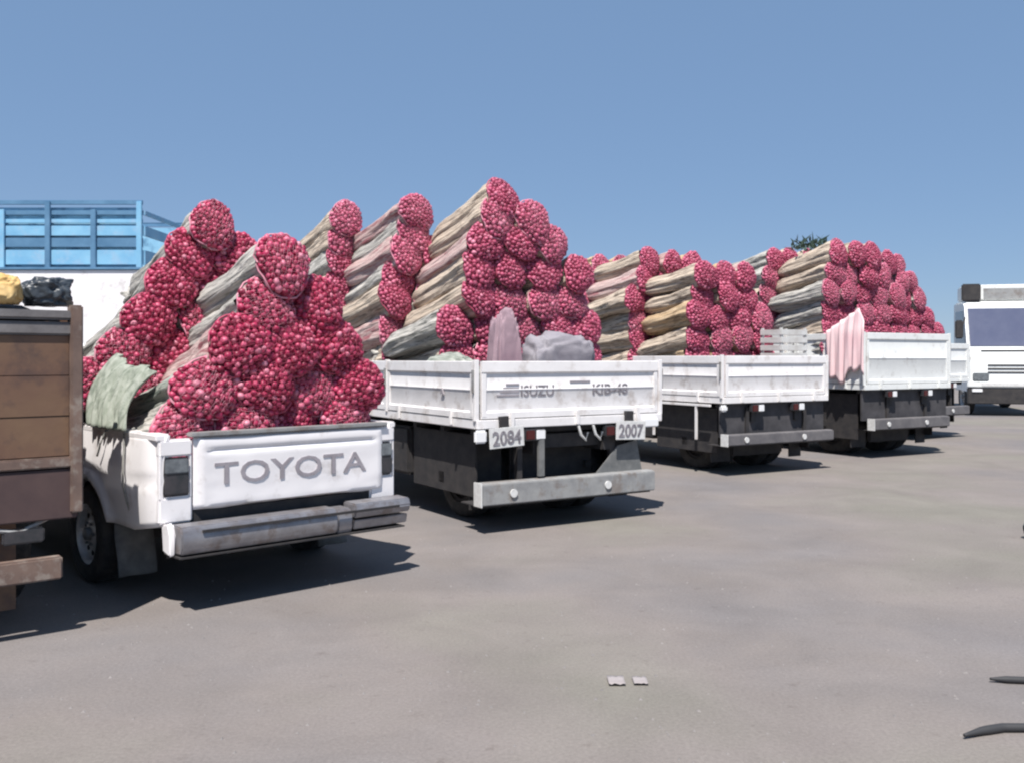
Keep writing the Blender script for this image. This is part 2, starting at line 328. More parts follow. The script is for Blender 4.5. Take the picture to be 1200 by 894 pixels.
# ================================================================ white pickup
def build_pickup():
    W, LB = 1.65, 2.25
    root = empty('pickup_truck', (-2.02, 5.35, 0), R(90 - 47))
    tag(root, 'white pickup with a lettered tailgate and red onion sacks piled in its bed', 'pickup truck')
    zt = 1.005
    wc = (1.05, 0.30, 0.385)                          # wheel centre t, z, arch radius
    def zb(t):
        base = 0.44 if t < 2.0 else 0.40
        d = t - wc[0]
        if abs(d) < wc[2]: return max(base, wc[1] + math.sqrt(wc[2] ** 2 - d * d))
        return base + (0.05 if t < 0.3 else 0.0) * (1 - t / 0.3)
    def side(sx):
        mb = MB(); ts = [0, .015, .05, .12, .2, .3, .42, .54, .62] + [wc[0] + wc[2] * math.sin(R(a)) for a in range(-90, 91, 10)] + [1.55, 1.75, 2.0, LB]
        ts = sorted(set(round(x, 4) for x in ts)); rows = 14; vs = []
        for t in ts:
            for j in range(rows + 1):
                z = zb(t) + (zt - zb(t)) * j / rows
                out = 0.035 * math.sin(math.pi * min(1, max(0, (z - .35) / .72))) - 0.012
                out -= 0.013 * math.exp(-((z - .735) / .014) ** 2)         # pressed crease
                d = math.hypot(t - wc[0], z - wc[1])
                out += 0.035 * max(0, 1 - abs(d - wc[2] - .015) / .06) if d > wc[2] - .02 else 0.03
                rear = max(0, 1 - t / 0.12)
                out -= 0.055 * rear * rear
                out += 0.004 * fbm((t * 3, z * 3, sx), 1)
                u = -out if sx < 0 else W + out
                vs.append((u, t, z))
        n1 = rows + 1; fs = []
        for i in range(len(ts) - 1):
            for j in range(rows): fs.append((i * n1 + j, (i + 1) * n1 + j, (i + 1) * n1 + j + 1, i * n1 + j + 1))
        mb.add(vs, fs); o = mb.obj('side_panel', 'white', root, 50)
        md = o.modifiers.new('s', 'SOLIDIFY'); md.thickness = 0.02; md.offset = -1 if sx > 0 else 1
        md.offset = 0
        r_ = MB(); x = 0 if sx < 0 else W
        s_ = 1 if sx < 0 else -1
        r_.box(min(x - s_ * .012, x + s_ * .075), max(x - s_ * .012, x + s_ * .075), 0.0, LB, zt - .03, zt + .012, .008)
        rl = r_.obj('bed_rail', 'white', root)
        q = MB(); q.box(min(x + s_ * .055, x + s_ * .07), max(x + s_ * .055, x + s_ * .07), 0.02, LB, .55, zt - .032); q.obj('bed_inner_wall', 'white', root)
        # dark arch lining
        a_ = MB(); k = 12; pts = [(wc[0] + .37 * math.cos(math.pi * i / k), .30 + .37 * math.sin(math.pi * i / k)) for i in range(k + 1)]
        vs = []; fs = []
        for (t, z) in pts: vs += [(x + s_ * .02, t, z), (x + s_ * .30, t, z)]
        for i in range(k): fs.append((2 * i, 2 * i + 1, 2 * i + 3, 2 * i + 2))
        o2 = len(vs); vs += [(x + s_ * .30, wc[0], .30)]
        for i in range(k): fs.append((2 * i + 1, 2 * i + 3, o2))
        a_.add(vs, fs); a_.obj('wheel_arch', 'chassis', root)
    side(-1); side(1)
    # rear corner pillars round the lamps
    for x0, x1 in ((0.0, .205), (W - .205, W)):
        c_ = MB(); 
        c_.box(x0 + .004, x1, -.008, .05, .50, .655, .012); c_.box(x0 + .004, x1, -.008, .05, .885, zt - .02, .012)
        c_.box(x0 + .006, x0 + .028, -.004, .05, .64, .90, .006); c_.box(x1 - .022, x1 - .002, -.004, .05, .64, .90, .006)
        c_.obj('corner_pillar', 'white', root)
        l_ = MB(); l_.box(x0 + .028, x1 - .022, -.014, .03, .66, .88, .012); lo = l_.obj('tail_lamp', 'lamp', root)
        l2 = MB(); l2.box(x0 + .036, x1 - .03, -.020, -.012, .79, .872, .006); l2.obj('lamp_lens', 'lampclear', lo)
        l3 = MB(); l3.box(x0 + .036, x1 - .03, -.019, -.012, .67, .775, .006); l3.obj('lamp_lens', 'lampred' if 0 else 'lamp', lo)
    # tailgate with pressed panel
    tg = MB(); x0, x1 = .212, W - .212 + .12
    x1 = W - .09
    vs = []; fs = []; NX, NZ = 40, 26; z0, z1 = .565, .99
    for j in range(NZ + 1):
        for i in range(NX + 1):
            x = x0 + (x1 - x0) * i / NX; z = z0 + (z1 - z0) * j / NZ
            ed = min(i, NX - i) / NX * (x1 - x0); ez = min(j, NZ - j) / NZ * (z1 - z0)
            y = -.022 + .03 * max(0, 1 - min(ed, ez) / .022) ** 2
            y += .012 * math.exp(-((z - .905) / .011) ** 2) * (1 if ed > .1 else 0)
            y += .004 * fbm((x * 3, 0, z * 4))
            zz = z + (.010 * fbm((x * 4, 3, 0)) if j == 0 else 0)
            vs.append((x, y, zz))
    for j in range(NZ):
        for i in range(NX):
            a = j * (NX + 1) + i; fs.append((a, a + 1, a + NX + 2, a + NX + 1))
    tg.add(vs, fs); tg.box(x0 + .01, x1 - .01, .012, .05, z0 + .01, z1 - .01); tgo = tg.obj('tailgate', 'white', root, 50)
    text('lettering', 'TOYOTA', .185, 'letter', tgo, (x0 + .12, -.024, .705), 1.07, .003, 0.001)
    ld = MB(); ld.box(x0 - .02, x1 + .02, -.028, .055, .992, 1.018, .006); ld.obj('tailgate_lip', 'galv', root)
    rp_ = MB(); rp_.box(W - .085, W - .0, -.008, .05, .5, zt - .02, .015)
    # bed floor, front wall, chassis
    b_ = MB(); b_.box(.06, W - .06, .05, LB, .50, .54); b_.obj('bed_floor', 'galv', root)
    b_ = MB(); b_.box(.03, W - .03, LB - .03, LB, .50, zt + .01, .01); b_.obj('bed_front_wall', 'white', root)
    b_ = MB()
    for x in (.35, W - .43): b_.box(x, x + .08, .0, 4.5, .36, .48)
    for y in (.05, 1.6, 2.9): b_.box(.4, W - .4, y, y + .06, .38, .46)
    b_.box(.15, W - .15, 1.02, 1.08, .27, .33); b_.lathe([(-.12, .11), (.12, .11)], (W / 2, 1.05, .30), k=14)
    b_.obj('chassis', 'chassis', root)
    b_ = MB(); b_.tube([(.38, -.02, .33), (.38, .5, .33), (.42, .9, .38)], .025); b_.obj('exhaust_pipe', 'galv', root)
    # step bumper
    bp = MB()
    prof = [(-.045, .335), (-.175, .345), (-.19, .385), (-.19, .46), (-.165, .50), (-.045, .505)]
    bp.prism([(y, z) for y, z in prof], 'x', .06, 1.08, .008)
    bp.prism([(y + .015, z - .012) for y, z in prof], 'x', 1.09, 1.20, .008)
    bp.prism([(-.05, .42), (-.185, .425), (-.20, .47), (-.185, .515), (-.05, .52)], 'x', 1.205, 1.645, .008)
    bp.prism([(-.05, .345), (-.17, .35), (-.185, .41), (-.05, .405)], 'x', 1.205, 1.63, .006)
    bpo = bp.obj('rear_bumper', 'steel', root)
    b_ = MB(); b_.box(.18, 1.55, -.20, -.19, .462, .478); b_.obj('bumper_trim', 'chassis', bpo)
    b_ = MB(); b_.prism([(-.11, .33), (-.02, .35), (.0, .50), (-.09, .52), (-.12, .45)], 'x', .02, .058, .01); b_.obj('bumper_end', 'white', bpo)
    b_ = MB(); b_.box(.05, W - .05, -.19, .03, .325, .334); b_.box(.06, W - .06, .012, .03, .30, .56); b_.obj('rear_shade_panel', 'chassis', root)  # black panel added to close the lit gap in the bumper's shadow
    for x in (.45, 1.1):
        b_ = MB(); b_.box(x, x + .06, -.05, .1, .38, .46); b_.obj('bumper_bracket', 'chassis', root)
    # wheels
    wh = make_wheel(.315, .21, root, (-.045, wc[0], .315), rimmat='rim_bright'); make_wheel(0, 0, root, (W + .045, wc[0], .31), 1, mesh_from=wh)
    make_wheel(0, 0, root, (-.0, 3.95, .31), -1, mesh_from=wh); make_wheel(0, 0, root, (W, 3.95, .31), 1, mesh_from=wh)
    for x in (.0, W - .24):                            # mud flaps
        f = MB(); vs = []; fs = []
        for j in range(7):
            for i in range(5):
                z = .46 - .36 * j / 6; vs.append((x + .24 * i / 4, .66 - .06 * (j / 6) ** 1.5 + .012 * math.sin(i * 1.7 + j), z))
        for j in range(6):
            for i in range(4): a = j * 5 + i; fs.append((a, a + 1, a + 6, a + 5))
        f.add(vs, fs); o = f.obj('mud_flap', 'flap', root, 80); md = o.modifiers.new('s', 'SOLIDIFY'); md.thickness = .012
    # cab and bonnet
    c0 = LB + .04
    cab = MB(); prof = [(c0, .42), (c0, 1.02), (c0 + .10, 1.50), (c0 + .22, 1.57), (c0 + .95, 1.58), (c0 + 1.12, 1.52), (c0 + 1.62, 1.06), (c0 + 2.50, .96), (c0 + 2.66, .86), (c0 + 2.68, .44), (c0 + 2.1, .40),
                        (c0 + 2.02, .62), (c0 + 1.86, .71), (c0 + 1.66, .71), (c0 + 1.46, .62), (c0 + 1.36, .38), (c0 + .3, .38)]
    bm = bmesh.new()
    def ux(z): return 0.0 if z < 1.02 else 0.13 * (z - 1.02) / .5
    v0 = [bm.verts.new((ux(z), y, z)) for y, z in prof]; v1 = [bm.verts.new((W - ux(z), y, z)) for y, z in prof]; k = len(prof)
    bm.faces.new(v0); bm.faces.new(v1[::-1])
    for i in range(k): bm.faces.new((v0[i], v1[i], v1[(i + 1) % k], v0[(i + 1) % k]))
    bmesh.ops.recalc_face_normals(bm, faces=bm.faces[:]); bmesh.ops.bevel(bm, geom=bm.edges[:], offset=.02, segments=2, affect='EDGES', clamp_overlap=True)
    cab.bm(bm); cab.obj('cab', 'white', root)
    for sx in (0, 1):
        q = MB(); e = .012; pts = [(c0 + .16, 1.06), (c0 + .22, 1.45), (c0 + .98, 1.47), (c0 + 1.42, 1.06)]
        vs = []
        for y, z in pts:
            x = ux(z) - e + .004; x = x if sx == 0 else W - x
            vs.append((x, y, z))
        for y, z in pts:
            x = ux(z) + e; x = x if sx == 0 else W - x
            vs.append((x, y, z))
        q.add(vs, [(0, 1, 2, 3), (7, 6, 5, 4), (0, 4, 5, 1), (1, 5, 6, 2), (2, 6, 7, 3), (3, 7, 4, 0)]); q.obj('side_window', 'glass', root)
        d = MB(); x = -.006 if sx == 0 else W - .006
        d.box(x, x + .012, c0 + .12, c0 + .14, .45, 1.0); d.box(x, x + .012, c0 + 1.28, c0 + 1.30, .45, 1.0); d.obj('door_seam', 'chassis', root)
        d = MB(); x = -.03 if sx == 0 else W + .005; d.box(x, x + .025, c0 + .2, c0 + .34, .86, .90, .006); d.obj('door_handle', 'chassis', root)
        d = MB(); x = -.2 if sx == 0 else W + .04; d.box(x, x + .16, c0 + 1.36, c0 + 1.42, 1.05, 1.2, .02); d.box(-.05 if sx == 0 else W - .05, .05 if sx == 0 else W + .05, c0 + 1.38, c0 + 1.40, 1.06, 1.09); d.obj('wing_mirror', 'chassis', root)
        d = MB(); x = .06 if sx == 0 else W - .34; d.box(x, x + .28, c0 + 2.64, c0 + 2.70, .66, .84, .01); d.obj('headlight', 'lampclear', root)
    q = MB(); q.add([(.13, c0 + 1.18, 1.475), (W - .13, c0 + 1.18, 1.475), (W - .06, c0 + 1.60, 1.10), (.06, c0 + 1.60, 1.10)], [(0, 1, 2, 3)])
    o = q.obj('windscreen', 'glass', root); md = o.modifiers.new('s', 'SOLIDIFY'); md.thickness = .02; md.offset = 0
    q = MB(); q.box(.2, W - .2, c0 + .03, c0 + .07, 1.10, 1.40); q.obj('rear_window', 'glass', root)
    q = MB(); q.box(.36, W - .36, c0 + 2.66, c0 + 2.70, .64, .82); q.obj('grille', 'chassis', root)
    q = MB(); q.box(-.02, W + .02, c0 + 2.66, c0 + 2.80, .40, .56, .02); q.obj('front_bumper', 'steel', root)
    return root
pickup = build_pickup()

# ================================================================ flatbed trucks with drop sides
def build_flatbed(name, label, cat, loc, a, W, LB, deck, bh, board='board', cabmat='white', pan=2, dark=False, twheel=.85, wr=.38, side_frame=False, bar=None):
    root = empty(name, loc, R(90 - a)); tag(root, label, cat, 'flatbed trucks in the row')
    z0, z1 = deck, deck + bh
    d = MB(); d.box(.03, W - .03, .03, LB, deck - .06, deck - .003); d.obj('deck', 'greyunder', root)
    d = MB()
    for i in range(7):
        y = .12 + i * (LB - .3) / 6; d.box(.05, W - .05, y, y + .06, deck - .14, deck - .062)
    d.obj('cross_beams', 'chassis', root)
    rl = MB(); rl.box(0.0, W, -.012, .028, deck - .085, deck - .008, .006); rl.obj('rear_sill', board, root)
    for sx in (0, 1):
        s_ = MB(); x = 0 if sx == 0 else W - .028; s_.box(x, x + .028, .03, LB, deck - .085, deck - .008, .006); s_.obj('side_sill', board, root)
    def panel(lo, hi, axis, fixed, out):
        """a pressed steel drop board between lo and hi along the axis, outer face at fixed, out = outward sign"""
        mb = MB(); th = .03
        prof = [(0, z0), (0, z0 + .05), (.012, z0 + .065), (.012, z0 + .5 * bh - .02), (.004, z0 + .5 * bh), (.012, z0 + .5 * bh + .02), (.012, z1 - .105), (-.006, z1 - .09), (-.006, z1 - .004), (.0, z1), (th, z1), (th, z0)]
        pts = [(fixed - out * q[0], q[1]) for q in prof]
        if axis == 'x': mb.prism(pts, 'x', lo, hi)
        else: mb.prism(pts, 'y', lo, hi)
        # pressed end stiles
        for e in ((lo, lo + .045), (hi - .045, hi)):
            if axis == 'x': mb.box(e[0], e[1], min(fixed, fixed + out * -.02) - (.002 if out < 0 else 0), max(fixed, fixed - out * .02) + (.002 if out > 0 else 0), z0 + .012, z1 - .10, .004)
            else: mb.box(min(fixed, fixed - out * .02) - (.002 if out < 0 else 0), max(fixed, fixed - out * .02) + (.002 if out > 0 else 0), e[0], e[1], z0 + .012, z1 - .10, .004)
        return mb
    tg = panel(.05, W - .05, 'x', -.006, -1).obj('tailgate', board, root, 30)
    seg = (LB - .12) / pan
    for sx in (0, 1):
        for i in range(pan):
            f_ = -.004 if sx == 0 else W + .004
            sb = panel(.055 + i * seg, .055 + (i + 1) * seg - .05, 'y', f_, -1 if sx == 0 else 1).obj('side_board', board, root, 30)
            for q in (.2, .8):
                y = .055 + (i + q) * seg; x = f_ - (.022 if sx == 0 else 0)
                h = MB(); h.box(x, x + .022, y, y + .03, z0 - .07, z0 + .06, .003); h.obj('hinge', board, sb)
        for i in range(pan + 1):
            y = .0 if i == 0 else .055 + i * seg - .045; x = -.014 if sx == 0 else W - .03
            p_ = MB(); p_.box(x, x + .044, y, y + .042, z0 - .02, z1 + .012, .005); po = p_.obj('corner_post' if i == 0 else 'side_post', board, root)
            h = MB(); xx = x - .016 if sx == 0 else x + .044
            h.box(xx, xx + .016, y + .008, y + .034, z0 + bh * .45, z0 + bh * .85, .003); h.obj('latch', 'galv', po)
    for q in (.16, .5, .84):
        h = MB(); h.box(W * q, W * q + .035, -.034, -.008, z0 - .075, z0 + .055, .003); h.obj('hinge', board, tg)
    hb = MB(); hb.box(0.02, W - .02, LB - .04, LB, z0, z1 + .18)
    for x in (.02, W * .35, W * .62, W - .07): hb.box(x, x + .05, LB - .06, LB - .038, z0, z1 + .75)
    hb.box(.02, W - .02, LB - .075, LB - .058, z1 + .70, z1 + .75); hb.obj('headboard', board, root)
    # chassis, axles
    c = MB()
    for x in (W / 2 - .42, W / 2 + .34): c.box(x, x + .08, .03, LB + 1.5, deck - .32, deck - .142)
    for y in (.1, 1.7, LB - .3): c.box(W / 2 - .34, W / 2 + .34, y, y + .07, deck - .28, deck - .16)
    c.box(.12, W - .12, twheel - .05, twheel + .05, wr - .05, wr + .05); c.lathe([(-.17, .01), (-.14, .13), (.14, .13), (.17, .01)], (W / 2, twheel, wr), k=16)
    for x in (W / 2 - .42, W / 2 + .34):
        c.box(x, x + .07, twheel - .55, twheel + .55, wr + .07, wr + .12)
    c.box(.1, W - .1, LB + .55 - .04, LB + .55 + .04, wr - .04, wr + .04)
    c.obj('chassis', 'chassis', root)
    c = MB(); c.box(.08, .42, 1.45, 2.9, deck - .62, deck - .15, .03); c.obj('fuel_tank', 'chassis', root)  # long black tank, also there to darken the space under the deck
    c = MB(); c.box(W - .5, W - .12, 1.45, 2.9, deck - .62, deck - .16, .02); c.obj('dark_filler_box', 'chassis', root)  # black box added to darken the view beneath the deck
    wh = make_wheel(wr, .20, root, (.30, twheel, wr), rimmat='chassis'); make_wheel(0, 0, root, (W - .30, twheel, wr), 1, mesh_from=wh)
    make_wheel(0, 0, root, (.52, twheel, wr), -1, mesh_from=wh); make_wheel(0, 0, root, (W - .52, twheel, wr), 1, mesh_from=wh)
    make_wheel(0, 0, root, (.0, LB + .55, wr), -1, mesh_from=wh); make_wheel(0, 0, root, (W, LB + .55, wr), 1, mesh_from=wh)
    for x in (.04, W - .44):
        f = MB(); f.box(x + .1, x + .42 if x < 1 else x + .32, twheel - wr - .11, twheel - wr - .095, .14, deck - .15); f.obj('mud_flap', 'chassis', root)
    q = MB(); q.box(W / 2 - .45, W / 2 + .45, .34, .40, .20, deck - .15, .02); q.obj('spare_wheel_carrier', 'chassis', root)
    q = MB(); q.lathe([(-.36, .001), (-.34, .13), (.34, .13), (.36, .001)], (W / 2, 1.75, deck - .42), k=18); q.obj('air_tank', 'chassis', root)
    q = MB(); q.lathe([(-.09, .20), (-.09, .36), (.09, .36), (.09, .20)], (W / 2, .62, .52), 'y', 28); q.obj('spare_tyre', 'rubber', root)
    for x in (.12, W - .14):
        q = MB(); q.box(x, x + .02, .22, 1.42, .26, deck - .15, .006); q.obj('side_shade_panel', 'chassis', root)  # black panel added to hide the wheels and deepen the underside shade
    # tail lamps
    for x in (.46, W - .68):
        l_ = MB(); l_.box(x, x + .22, -.03, .03, deck - .20, deck - .10, .01); lo = l_.obj('tail_lamp', 'lamp', root)
        l2 = MB(); l2.box(x + .012, x + .10, -.038, -.028, deck - .19, deck - .11, .006); l2.obj('lamp_lens', 'lampred', lo)
        l2 = MB(); l2.box(x + .115, x + .205, -.038, -.028, deck - .19, deck - .11, .006); l2.obj('lamp_lens', 'lampwhite', lo)
    # bumper bar
    if bar:
        b0, b1, zb0, zb1 = bar
        b_ = MB(); b_.prism([(-.06, zb0), (-.10, zb0 + .01), (-.10, zb1 - .01), (-.06, zb1), (.02, zb1), (.02, zb0)], 'x', b0, b1, .006)
        bo = b_.obj('underrun_bar', 'bar_grey' if dark else 'galv', root)
        for x in (b0 + .3, b1 - .55):
            q = MB(); q.lathe([(0, .035), (-.012, .035), (-.012, .001)], (x, -.101, (zb0 + zb1) / 2), 'y', 14); q.obj('reflector', 'plate', bo)
        for x in (b0 + .42, b1 - .42):
            q = MB(); q.box(x, x + .05, .03, .08, zb1 - .03, deck - .14); q.obj('bar_bracket', 'chassis', root)
        q = MB(); q.box(b0 + .02, b1 - .02, -.05, .30, zb0 - .012, zb0 - .002); q.obj('bar_shade_plate', 'chassis', root)  # thin plate added to widen the bar's shadow on the ground
        q = MB(); q.box(b0 - .012, b0, -.105, .025, zb0 - .005, zb1 + .005, .003); q.obj('bar_end_plate', 'plate', bo)
    if side_frame:
        q = MB(); zf = deck - .13
        q.box(-.03, 0, .2, LB - .2, zf, zf + .03, .004); q.obj('side_guard_rail', board, root)
        for y in (.45, 1.3, 2.1):
            q = MB(); q.box(-.028, -.004, y, y + .028, deck - .55, zf); q.obj('side_guard_post', board, root)
    # cab over engine
    c0 = LB + .08; ch = 2.12
    prof = [(c0, .55), (c0, ch - .12), (c0 + .1, ch), (c0 + 1.05, ch), (c0 + 1.22, ch - .1), (c0 + 1.52, 1.28), (c0 + 1.58, .52), (c0 + 1.0, .50), (c0 + .92, .78), (c0 + .70, .90), (c0 + .42, .90), (c0 + .22, .78), (c0 + .12, .55)]
    cb = MB(); cb.prism(prof, 'x', .04, W - .04, .03); cb.obj('cab', cabmat, root)
    q = MB(); q.add([(.12, c0 + 1.245, ch - .16), (W - .12, c0 + 1.245, ch - .16), (W - .10, c0 + 1.525, 1.34), (.10, c0 + 1.525, 1.34)], [(0, 1, 2, 3)])
    o = q.obj('windscreen', 'glass', root); md = o.modifiers.new('s', 'SOLIDIFY'); md.thickness = .03; md.offset = 0
    for sx in (0, 1):
        x = .03 if sx == 0 else W - .05
        q = MB(); q.prism([(c0 + .3, 1.32), (c0 + .3, ch - .22), (c0 + 1.08, ch - .22), (c0 + 1.3, 1.36)], 'x', x, x + .02); q.obj('side_window', 'glass', root)
        q = MB(); xx = -.16 if sx == 0 else W + .02; q.box(xx, xx + .14, c0 + 1.35, c0 + 1.40, 1.42, 1.75, .02); q.box(-.02 if sx == 0 else W - .06, .06 if sx == 0 else W + .04, c0 + 1.36, c0 + 1.385, 1.5, 1.53); q.obj('wing_mirror', 'chassis', root)
        q = MB(); xx = .14 if sx == 0 else W - .42; q.box(xx, xx + .28, c0 + 1.555, c0 + 1.60, .72, .88, .012); q.obj('headlight', 'lampclear', root)
    q = MB(); q.box(.3, W - .3, c0 - .02, c0 + .01, 1.35, 1.8); q.obj('rear_window', 'glass', root)
    q = MB(); q.box(.0, W, c0 + 1.5, c0 + 1.66, .42, .60, .02); q.obj('front_bumper', cabmat, root)
    return root, tg

t2, tg2 = build_flatbed('flatbed_truck', 'white flatbed truck next to the pickup, two number plates under its lettered tailgate', 'truck',
                        (-.295, 7.75, 0), 58, 2.0, 3.6, .95, .475, bar=(.0, 1.84, .235, .425))
# lettering and plates of the second truck
text('lettering', 'ISUZU', .13, 'letter_dark', tg2, (.44, .0035, 1.13), .34, .003, 0.002)
for i, zz in enumerate((1.135, 1.165, 1.195, 1.225)):
    q = MB(); q.box(.20 + .03 * i, .42, .0, .007, zz, zz + .012); q.obj('stripe', 'letter', tg2)
text('lettering', 'KIB-48', .13, 'letter_dark', tg2, (1.20, .0035, 1.13), .40, .003, 0.003)
q = MB(); q.box(.95, 1.17, .0, .007, 1.24, 1.255); q.obj('stripe', 'letter', tg2)
q = MB(); q.prism([(-.62 + .62 + .0, 0), (.06, 0), (.03, .055)], 'y', 0, .012)
o = q.obj('emblem', 'letter', [c_ for c_ in t2.children if c_.name.startswith('side_board')][0]); o.rotation_euler = (0, 0, R(-90)); o.location = (-.012, .62, 1.14)
for x, z, s_, ang in ((.10, .70, '2084', 3), (1.42, .72, '2007', -2)):
    e = empty('number_plate', (x, -.05, z)); e.parent = t2; e.rotation_euler = (0, R(-ang), 0)
    q = MB(); q.box(0, .34, -.004, .004, 0, .17, .003); q.obj('plate_sheet', 'plate', e)
    text('plate_digits', s_, .16, 'letter_dark', e, (.03, -.006, .028), .28, .002, 0.004)
    q = MB(); q.box(.12, .2, .004, .05, .08, .26); q.obj('plate_bracket', 'chassis', e)
q = MB(); q.box(-.03, .085, -.04, .0, .75, .86, .015); q.obj('reversing_lamp', 'lampwhite', t2)
q = MB(); q.box(1.75, 1.93, -.05, -.01, .82, .90, .01); q.obj('reversing_lamp', 'lampwhite', t2)
q = MB(); q.prism([(1.25, .42), (1.78, .42), (1.72, .70), (1.5, .66)], 'y', .02, .03); q.obj('splash_guard', 'flap', t2)
q = MB(); q.box(.60, .66, -.035, .0, .44, .84, .004); q.obj('hanger', 'flap', t2)
for x in (1.02, 1.18):
    q = MB(); q.tube([(x, -.03, .86), (x + .02, -.04, .78), (x + .08, -.03, .73), (x + .1, -.03, .80)], .012); q.obj('safety_chain', 'plate', t2)

t3, tg3 = build_flatbed('flatbed_truck', 'third truck of the row, plain white boards over a dusty dark grey underbody', 'truck',
                        (2.58, 11.5, 0), 60, 1.85, 3.8, .98, .50, dark=True, pan=2, side_frame=True, bar=(.0, 1.85, .38, .52))
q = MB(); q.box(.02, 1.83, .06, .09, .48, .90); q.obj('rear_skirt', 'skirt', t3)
q = MB(); q.box(-.04, .05, -.05, .03, .80, .88, .02); q.obj('marker_lamp', 'lampwhite', t3)
t4, tg4 = build_flatbed('flatbed_truck', 'taller white truck with a pale pink sheet over its near corner post', 'truck',
                        (5.07, 13.5, 0), 60, 1.95, 4.0, 1.08, .74, dark=True, pan=3, bar=(.1, 1.8, .42, .58), board='offwhite')
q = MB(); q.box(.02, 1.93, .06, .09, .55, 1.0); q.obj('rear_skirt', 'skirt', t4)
t5, tg5 = build_flatbed('flatbed_truck', 'farthest onion truck of the row, half hidden behind the pink draped truck', 'truck',
                        (6.95, 16.5, 0), 56, 1.95, 4.0, 1.1, .62, dark=True, pan=3, bar=(.1, 1.8, .42, .58), board='offwhite')

